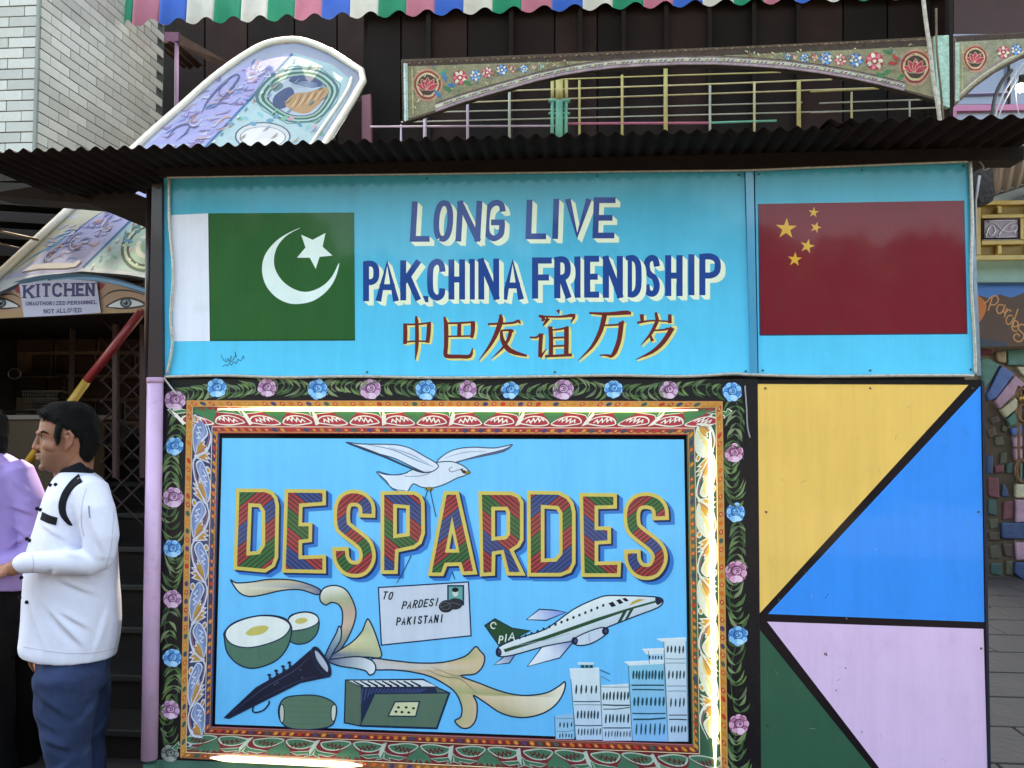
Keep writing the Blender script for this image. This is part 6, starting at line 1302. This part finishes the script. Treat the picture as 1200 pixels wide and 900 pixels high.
def wrinkle(scale, amp, sx=1, sy=1, sz=1, folds=()):
    def f(p, nrm_):
        v = noise.noise(Vector((p.x*sx, p.y*sy, p.z*sz))*scale)*amp + noise.noise(Vector((p.x*sx, p.y*sy, p.z*sz))*scale*2.3+Vector((5, 3, 1)))*amp*.5
        for a, b, w_, d_ in folds:
            if nrm_.dot(PN) > -.1: continue
            ab = Vector(((b-a).dot(PE), 0, b.z-a.z)); ap2 = Vector(((p-a).dot(PE), 0, p.z-a.z)); t = max(0, min(1, ap2.dot(ab)/ab.dot(ab)))
            q = ap2-ab*t; dist = q.length; sg = 1 if (ab.x*q.z-ab.z*q.x) > 0 else -.6
            v += d_*sg*math.exp(-((dist/w_-.8)**2))*math.sin(math.pi*min(max(t, .05), .95)) - d_*.8*math.exp(-(dist/(w_*.45))**2)*math.sin(math.pi*min(max(t, .05), .95))
        return v
    return f
YC = -.02; frame_person(85, YC, -7)
ch = thing('person', 'young man in a white chef jacket with black piping and blue jeans, seen in profile', 'person', None)
foot = pat(90, 1000, YC); place(ch, Vector((foot.x, foot.y, .03)))
hp = head_parts(0, 0, YC)
q = lambda x, y, Y=0: pat(x, y, YC+Y)
wr_ = q(22, 664, -.20)
# forearms and hands belong to the body: left hand raised in front, right hand hanging behind
hp += [limb([q(92, 572), q(104, 588, -.13), q(116, 620, -.17), q(118, 655, -.195), q(90, 660, -.21), q(40, 661, -.215)], [.06, .045, .038, .034, .030, .028], n=12),
       limb([q(92, 572), q(96, 600, .12), q(84, 650, .15), q(62, 690, .165), q(46, 730, .16)], [.06, .045, .036, .032, .028], n=12)]
hp += [limb([q(40, 661, -.215), wr_, q(12, 667, -.20)], [.026, .028, .029], n=12)] + hand_parts(q(14, 667, -.20), (-PE+PN*.1+Vector((0, 0, -.05))), (-PN*.35+Vector((0, 0, 1))).normalized(), 1.0, .38)
hp += [limb([q(60, 690, .17), q(46, 730, .16), q(40, 758, .15)], [.036, .030, .026], n=12)] + hand_parts(q(40, 752, .15), (-PE*.18+PN*.1+Vector((0, 0, -1))), (-PE+Vector((0, 0, .2))).normalized(), .85, .25)
body = organic('body', hp, .0036, SKINA, ch, 3); skin_col(body, 0, 0)
ear(0, 0, YC, ch)
# face: eye, brow, lip, beard shadow
EYEW = mat('eye_white', '#8a807a', rough=.3); DARK = mat('dark_iris', '#1a100c', rough=.2)
def facebits(dx, dy, Yc, par, m_hair=HAIR):
    q = lambda x, y, Y=0: pat(x+dx, y+dy, Yc+Y)
    for s in (-1, 1):
        o = organic('eye', [limb([q(51.6, 512.8, s*.036), q(50.0, 512.8, s*.031)], [.0078, .0078], n=10)], .0022, EYEW, par, 2)
        organic('iris', [limb([q(49.8, 512.8, s*.037), q(48.6, 512.8, s*.034)], [.0046, .0044], n=8)], .0014, DARK, o, 1)
        tube('upper_lid', [q(54, 513, s*.046), q(51, 510.6, s*.043), q(47.8, 511.2, s*.034)], .0026, m_hair, par, 6)
        tube('eyebrow', [q(57, 508.5, s*.066), q(51, 505.6, s*.058), q(45.4, 506.8, s*.034)], [.0022, .004, .003], m_hair, par, 6)
    tube('moustache', [q(50.5, 531, -.034), q(46, 529.6, -.018), q(43.9, 529.4, 0), q(46, 529.6, .018)], [.0018, .0034, .0036, .003], m_hair, par, 6)
    tube('lips', [q(48.5, 535.4, -.022), q(44.4, 535.1, 0), q(48.5, 535.4, .022)], .0034, mat('lip', '#7c4640', rough=.4), par, 6)
facebits(0, 0, YC, ch)
def hair(dx, dy, Yc, par, top=471):
    R1 = [(top, 68, 92, .03), (474, 58, 102, .056), (479, 51.5, 110, .070), (487, 47.5, 115.5, .079), (493, 49, 117, .082), (498, 57, 117.5, .083)]
    R2 = [(497, 62, 118, .084), (505, 66, 118, .083), (512, 72, 117, .080)]
    R3 = [(508, 86, 117.5, .080), (518, 88, 116, .078), (528, 90, 113.5, .073), (536, 93, 110, .062), (542, 97, 107, .045)]
    f = lambda R: [(y+dy, a+dx, b+dx, h) for y, a, b, h in R]
    q = lambda x, y, Y=0: pat(x+dx, y+dy, Yc+Y)
    P = [slabrings(f(R1), Yc, 0), slabrings(f(R2), Yc, 0), slabrings(f(R3), Yc, 0)]
    for s in (-1, 1): P.append(limb([q(69, 500, s*.076), q(67.5, 512, s*.078), q(67, 520, s*.077)], [.013, .012, .007], n=8))
    P.append(limb([q(53, 486, -.055), q(50.5, 484, 0), q(53, 486, .055)], [.014, .017, .014], n=10))
    def fn(p, n_): return .0035*noise.noise(Vector((p.x*60, p.y*60, p.z*25)))+.005*noise.noise(p*22)
    o = organic('hair', P, .0042, HAIR, par, 3, fn); me = o.data; r5 = random.Random(4)
    bm = bmesh.new(); bm.from_mesh(me); vs_ = [(v.co.copy(), v.normal.copy()) for v in bm.verts]; zc = pat(80+dx, 500+dy, Yc)
    for i in range(5200):
        p, n_ = vs_[r5.randrange(len(vs_))]; low = p.z < zc.z
        d = (Vector((0, 0, -1)) if low else -PE*.7+Vector((0, 0, .15))) + PE*r5.uniform(-.3, .3)*1.2 + n_*.1 + PN*r5.uniform(-.3, .3)
        d = (d - n_*d.dot(n_)*.75).normalized(); L5 = r5.uniform(.010, .022 if not low else .014); sd = d.cross(n_).normalized()*.0007
        a_ = p - n_*.001; m_ = p + d*L5*.5 + n_*r5.uniform(.001, .0035); e_ = p + d*L5 + n_*r5.uniform(-.001, .003)
        q_ = [bm.verts.new(x) for x in (a_-sd, a_+sd, m_+sd*.8, m_-sd*.8, e_)]
        bm.faces.new((q_[0], q_[1], q_[2], q_[3])); bm.faces.new((q_[3], q_[2], q_[4]))
    bm.to_mesh(me); bm.free(); return o
hair(0, 0, YC, ch)
# jacket
tor = [(553, 70, 108, .085), (560, 63, 119, .135), (569, 57, 127, .175), (582, 51, 132, .195), (600, 45.5, 135.5, .20), (620, 39.5, 137.5, .198), (645, 31, 139, .19), (670, 27, 141, .185), (700, 24.5, 142.5, .185), (725, 24, 143, .188), (745, 22.5, 140.5, .19), (758, 21, 138, .192), (764, 25, 134, .188)]
tor[-1] = (765, 24, 137, .19)
jp = [slabrings(tor, YC, 0, 32)]
jp += [limb([q(104, 575, -.14), q(113, 600, -.185), q(119, 630, -.20), q(117, 652, -.205)], [.075, .073, .066, .058], n=20)]
jp += [limb([q(121, 652, -.20), q(104, 660, -.215), q(80, 659, -.22), q(52, 659, -.22), q(33, 659.5, -.215), q(25.5, 660, -.21)], [.052, .052, .047, .041, .037, .036], n=20)]
jp += [limb([q(95, 580, .14), q(80, 640, .17), q(62, 690, .17)], [.07, .06, .05], n=16), limb([q(62, 690, .17), q(48, 728, .165)], [.05, .042], n=16)]
fl = [(q(60, 700), q(105, 748), .012, .006), (q(75, 705), q(112, 728), .011, .0045), (q(110, 640), q(84, 632), .010, .006), (q(123, 672), q(92, 664), .010, .005), (q(70, 668), q(118, 690), .013, .005), (q(42, 700), q(60, 755), .012, .004), (q(52, 610), q(88, 628), .012, .004), (q(128, 700), q(112, 755), .012, .004), (q(74, 655), q(68, 668), .008, .006), (q(106, 590), q(128, 640), .014, .004)]
jk = organic('chef_jacket', jp, .0052, CLOTHW, ch, 4, wrinkle(6, .007, 1, 1, .55, [(a, b, w_, d_*1.7) for a, b, w_, d_ in fl]))
# find the jacket surface to lay trim on it
from mathutils.bvhtree import BVHTree
def surf(o):
    bv = BVHTree.FromPolygons([v.co for v in o.data.vertices], [tuple(p.vertices) for p in o.data.polygons])
    def f(x, y, lift=.003):
        d = ray(x, y).normalized(); h = bv.ray_cast(CP, d)
        p = h[0] if h[0] is not None else pat(x, y, YC-.2)
        return p + (h[1] if h[0] is not None and h[1].dot(d) < 0 else -d)*lift if h[0] is not None else p
    return f
js = surf(jk)
def patch(name, L_, R_, m, par, sf, lift=.0025, k=5, th=.0025):
    """strip of cloth lying on a garment between two pixel curves"""
    A_, B2 = cr(L_, k), cr(R_, k); n = min(len(A_), len(B2)); W2 = 4; V = []; Fc = []
    for i in range(n):
        for j in range(W2+1):
            t = j/W2; V.append(sf(A_[i][0]*(1-t)+B2[i][0]*t, A_[i][1]*(1-t)+B2[i][1]*t, lift))
    for i in range(n-1):
        for j in range(W2): a = i*(W2+1)+j; Fc.append((a, a+1, a+W2+2, a+W2+1))
    o = mesh(name, V, Fc, m, par, True); md = o.modifiers.new('t', 'SOLIDIFY'); md.thickness = th; md.offset = 0
    return o
patch('armhole_piping', [(92, 556), (82, 565), (73, 578), (69, 592), (71, 604), (79, 614), (84.5, 616)], [(97, 565), (88, 571), (81, 581), (77.5, 592), (78, 602), (82, 610), (85, 615)], CLOTHB, ch, js)
patch('pocket_welt', [(50.5, 600), (59, 604), (67.5, 606.5)], [(48, 609), (57, 613), (66, 615.5)], CLOTHB, ch, js)
patch('chest_mark', [(103.5, 593), (104, 600), (105, 607)], [(105.5, 593), (105.5, 600), (106.3, 607)], mat('grey_print', '#7c7f90', rough=.8), ch, js, th=.001)
for x, y in ((66, 568.5), (60, 569), (48.5, 597.5), (43.5, 596), (36, 633.5), (31.5, 631.5), (32.5, 705.5), (25, 700), (25, 677)):
    c = js(x, y, .004); bm = bmesh.new(); bmesh.ops.create_uvsphere(bm, u_segments=10, v_segments=6, radius=.0072, matrix=Matrix.Translation(c)); me = bpy.data.meshes.new('button'); bm.to_mesh(me); bm.free(); link('button', me, CLOTHB, ch)
SEAM = mat('stitched_seam', '#b8bbcc', rough=.9, spec=.1)
for L5, R5 in (([(37, 650), (39, 660), (37.5, 671)], [(38, 650), (40, 660), (38.5, 671)]), ([(28, 757.5), (60, 763), (90, 765.5), (118, 763.5), (134, 759)], [(28, 758.3), (60, 763.8), (90, 766.3), (118, 764.3), (134, 759.8)]),
               ([(101, 572), (96, 590), (95, 612), (98, 628)], [(101.8, 572), (96.8, 590), (95.8, 612), (98.8, 628)]), ([(133, 600), (130, 640), (124, 662)], [(133.7, 600), (130.7, 640), (124.7, 662)])):
    patch('seam', L5, R5, SEAM, ch, js, .0008, th=.0008)
co_ = organic('collar', [loft([(q(88.5, 566), q(112, 558)-q(88.5, 566), PN*.105), (q(86, 553), (q(107, 545)-q(86, 553)), PN*.076), (q(87, 544), q(104.5, 537)-q(87, 544), PN*.068)], n=24), limb([q(84, 562, -.06), q(74, 566, -.04), q(63, 570, -.01)], [.016, .014, .010], n=8)], .0045, CLOTHB, ch, 2)
# trousers and shoes
def leg(hip, knee, ank, r1, r2, r3): return limb([hip, hip.lerp(knee, .5), knee, knee.lerp(ank, .5), ank], [r1, r1*.92, r2, r2*.88, r3], n=18)
tr = [slabrings([(735, 34, 134, .165), (752, 40, 132, .17), (775, 44, 130, .17), (800, 45, 128, .165)], YC, 0, 28), leg(q(78, 790, -.09), q(78, 875, -.10), q(92, 982, -.10), .118, .082, .062), leg(q(96, 790, .09), q(98, 875, .09), q(112, 985, .09), .112, .080, .06)]
fl2 = [(q(52, 800), q(84, 820), .012, .006), (q(50, 825), q(75, 842), .011, .006), (q(58, 850), q(92, 862), .012, .006), (q(118, 805), q(98, 830), .012, .005), (q(88, 870), q(66, 885), .012, .006), (q(120, 850), q(100, 870), .011, .005)]
jn = organic('jeans', tr, .0065, JEANS, ch, 4, wrinkle(9, .009, 1, 1, 1.3, [(a, b, w_, d_*1.5) for a, b, w_, d_ in fl2]))
for x, Y2 in ((90, -.10), (110, .09)):
    b = q(x, 1000, Y2); b.z = .035
    organic('shoe', [loft([(b+PE*.06+Vector((0, 0, .028)), Vector((.02, 0, 0)), PN*.03), (b+PE*.03+Vector((0, 0, .04)), Vector((0, 0, .042)), PN*.042), (b+PE*-.06+Vector((0, 0, .03)), Vector((0, 0, .036)), PN*.046), (b+PE*-.15+Vector((0, 0, .022)), Vector((0, 0, .026)), PN*.045), (b+PE*-.20+Vector((0, 0, .016)), Vector((0, 0, .014)), PN*.026)], n=16)], .007, CLOTHB, ch, 2)
# second man in lilac
YM2 = .32; frame_person(0, YM2, 8)
m2 = thing('person', 'man in a lilac shirt and black trousers, half cut off by the left edge', 'person')
f2 = pat(-12, 985, YM2); place(m2, Vector((f2.x, f2.y, .03)))
DX, DY = -107, 2
body2 = organic('body', head_parts(DX, DY, YM2, .95), .004, SKINA, m2, 3); skin_col(body2, DX, DY); ear(DX, DY, YM2, m2); facebits(DX, DY, YM2, m2); hair(DX, DY, YM2, m2, 470)
q2 = lambda x, y, Y=0: pat(x, y, YM2+Y)
t2 = [(527, -46, -4, .07), (532, -50, 12, .12), (541, -52, 27, .17), (556, -54, 41, .20), (580, -56, 46, .20), (620, -60, 46, .195), (660, -60, 44, .19), (686, -58, 42, .19)]
sj = [slabrings(t2, YM2, 0, 30), limb([q2(20, 552, -.15), q2(34, 590, -.19), q2(40, 630, -.20), q2(38, 652, -.2)], [.068, .066, .060, .052], n=18), limb([q2(38, 652, -.2), q2(-10, 668, -.22), q2(-40, 664, -.22)], [.052, .044, .036], n=16),
      limb([q2(0, 552, .15), q2(-20, 620, .18), q2(-60, 650, .1)], [.065, .055, .045], n=16)]
fl3 = [(q2(0, 590), q2(30, 600), .012, .006), (q2(0, 640), q2(30, 618), .012, .006), (q2(2, 612), q2(34, 632), .012, .005), (q2(5, 560), q2(20, 580), .012, .005)]
organic('shirt', sj, .006, LILAC, m2, 4, wrinkle(7, .009, 1, 1, .6, [(a, b, w_, d_*1.6) for a, b, w_, d_ in fl3]))
organic('collar', [loft([(q2(-24, 537), q2(-2, 533)-q2(-24, 537), PN*.09), (q2(-26, 524), q2(-10, 519)-q2(-26, 524), PN*.068)], n=20)], .005, mat('dark_collar', '#2b2226', rough=.9), m2, 2)
BT = mat('black_trousers', '#0e0d10', rough=.9, var=.2, bump=.2, bscale=200, spec=.2)
organic('trousers', [slabrings([(675, -52, 38, .165), (700, -52, 38, .165), (760, -50, 36, .16)], YM2, 0, 26), leg(q2(-18, 745, -.085), q2(-8, 870, -.09), q2(14, 965, -.09), .11, .08, .06), leg(q2(4, 745, .085), q2(20, 870, .09), q2(34, 965, .09), .11, .08, .06)], .008, BT, m2, 4, wrinkle(8, .006))
organic('hand', hand_parts(q2(-40, 664, -.22), -PE, Vector((0, 0, 1)), .95, .3), .004, SKIN, m2, 2)
# ------------------------------------------------------------------ across the road (mirrored in the gloss paint): trees and a low wall
LEAFM = mat('leaf_green', '#3b4f2a', rough=.6, var=.4, scale=2); BARK = mat('bark', '#4a3a2c', rough=.9, var=.3, bump=.5)
def tree_src():
    V = []; Fc = []; r4 = random.Random(21)
    blobs = [(r4.uniform(-1.1, 1.1), r4.uniform(-1.1, 1.1), r4.uniform(1.9, 3.9), r4.uniform(.55, .95)) for _ in range(9)]
    for i in range(5200):
        bx, by, bz, br_ = blobs[r4.randrange(9)]; d = Vector((r4.gauss(0, 1), r4.gauss(0, 1), r4.gauss(0, 1))).normalized()*br_*r4.uniform(.6, 1.05)
        c = Vector((bx, by, bz))+d; a = Vector((r4.gauss(0, 1), r4.gauss(0, 1), r4.gauss(0, 1))).normalized(); b = a.orthogonal().normalized()
        s_ = r4.uniform(.09, .17); n0 = len(V); V += [c-a*s_, c+b*s_*.5, c+a*s_, c-b*s_*.5]; Fc.append((n0, n0+1, n0+2, n0+3))
    return V, Fc
tv, tf = tree_src(); tgrp = 'trees across the road behind the viewer'
trees = []
for i, (x, y, s) in enumerate([(-15+i*2.15+.5*math.sin(i*5), -14+1.2*math.sin(i*2.3), 1.22+.13*math.sin(i*1.7+1)) for i in range(15)]):
    if i == 0:
        t = thing('street_tree', 'one of the leafy green street trees in the row across the road, behind the viewer', 'tree', tgrp)
        c_ = mesh('crown', tv, tf, LEAFM, t); c_['kind'] = 'stuff'; k_ = tube('trunk', [(0, 0, 0), (.05, 0, 1.2), (0, .04, 2.2), (.1, 0, 3.2)], [.16, .13, .1, .04], BARK, t, 10)
        root = t
    else:
        t = root.copy(); COL.objects.link(t)
        for c2 in (c_, k_): z_ = c2.copy(); COL.objects.link(z_); z_.parent = t
    t.location = (x, y, 0); t.scale = (s, s, s); t.rotation_euler.z = i*1.3
fw = box('far_wall', (-40, -19.3, 0), (40, -19, 5.2), mat('far_wall_paint', '#453c34', rough=.9, var=.2, scale=1)); tag(fw, 'long low wall across the road behind the trees', 'wall')
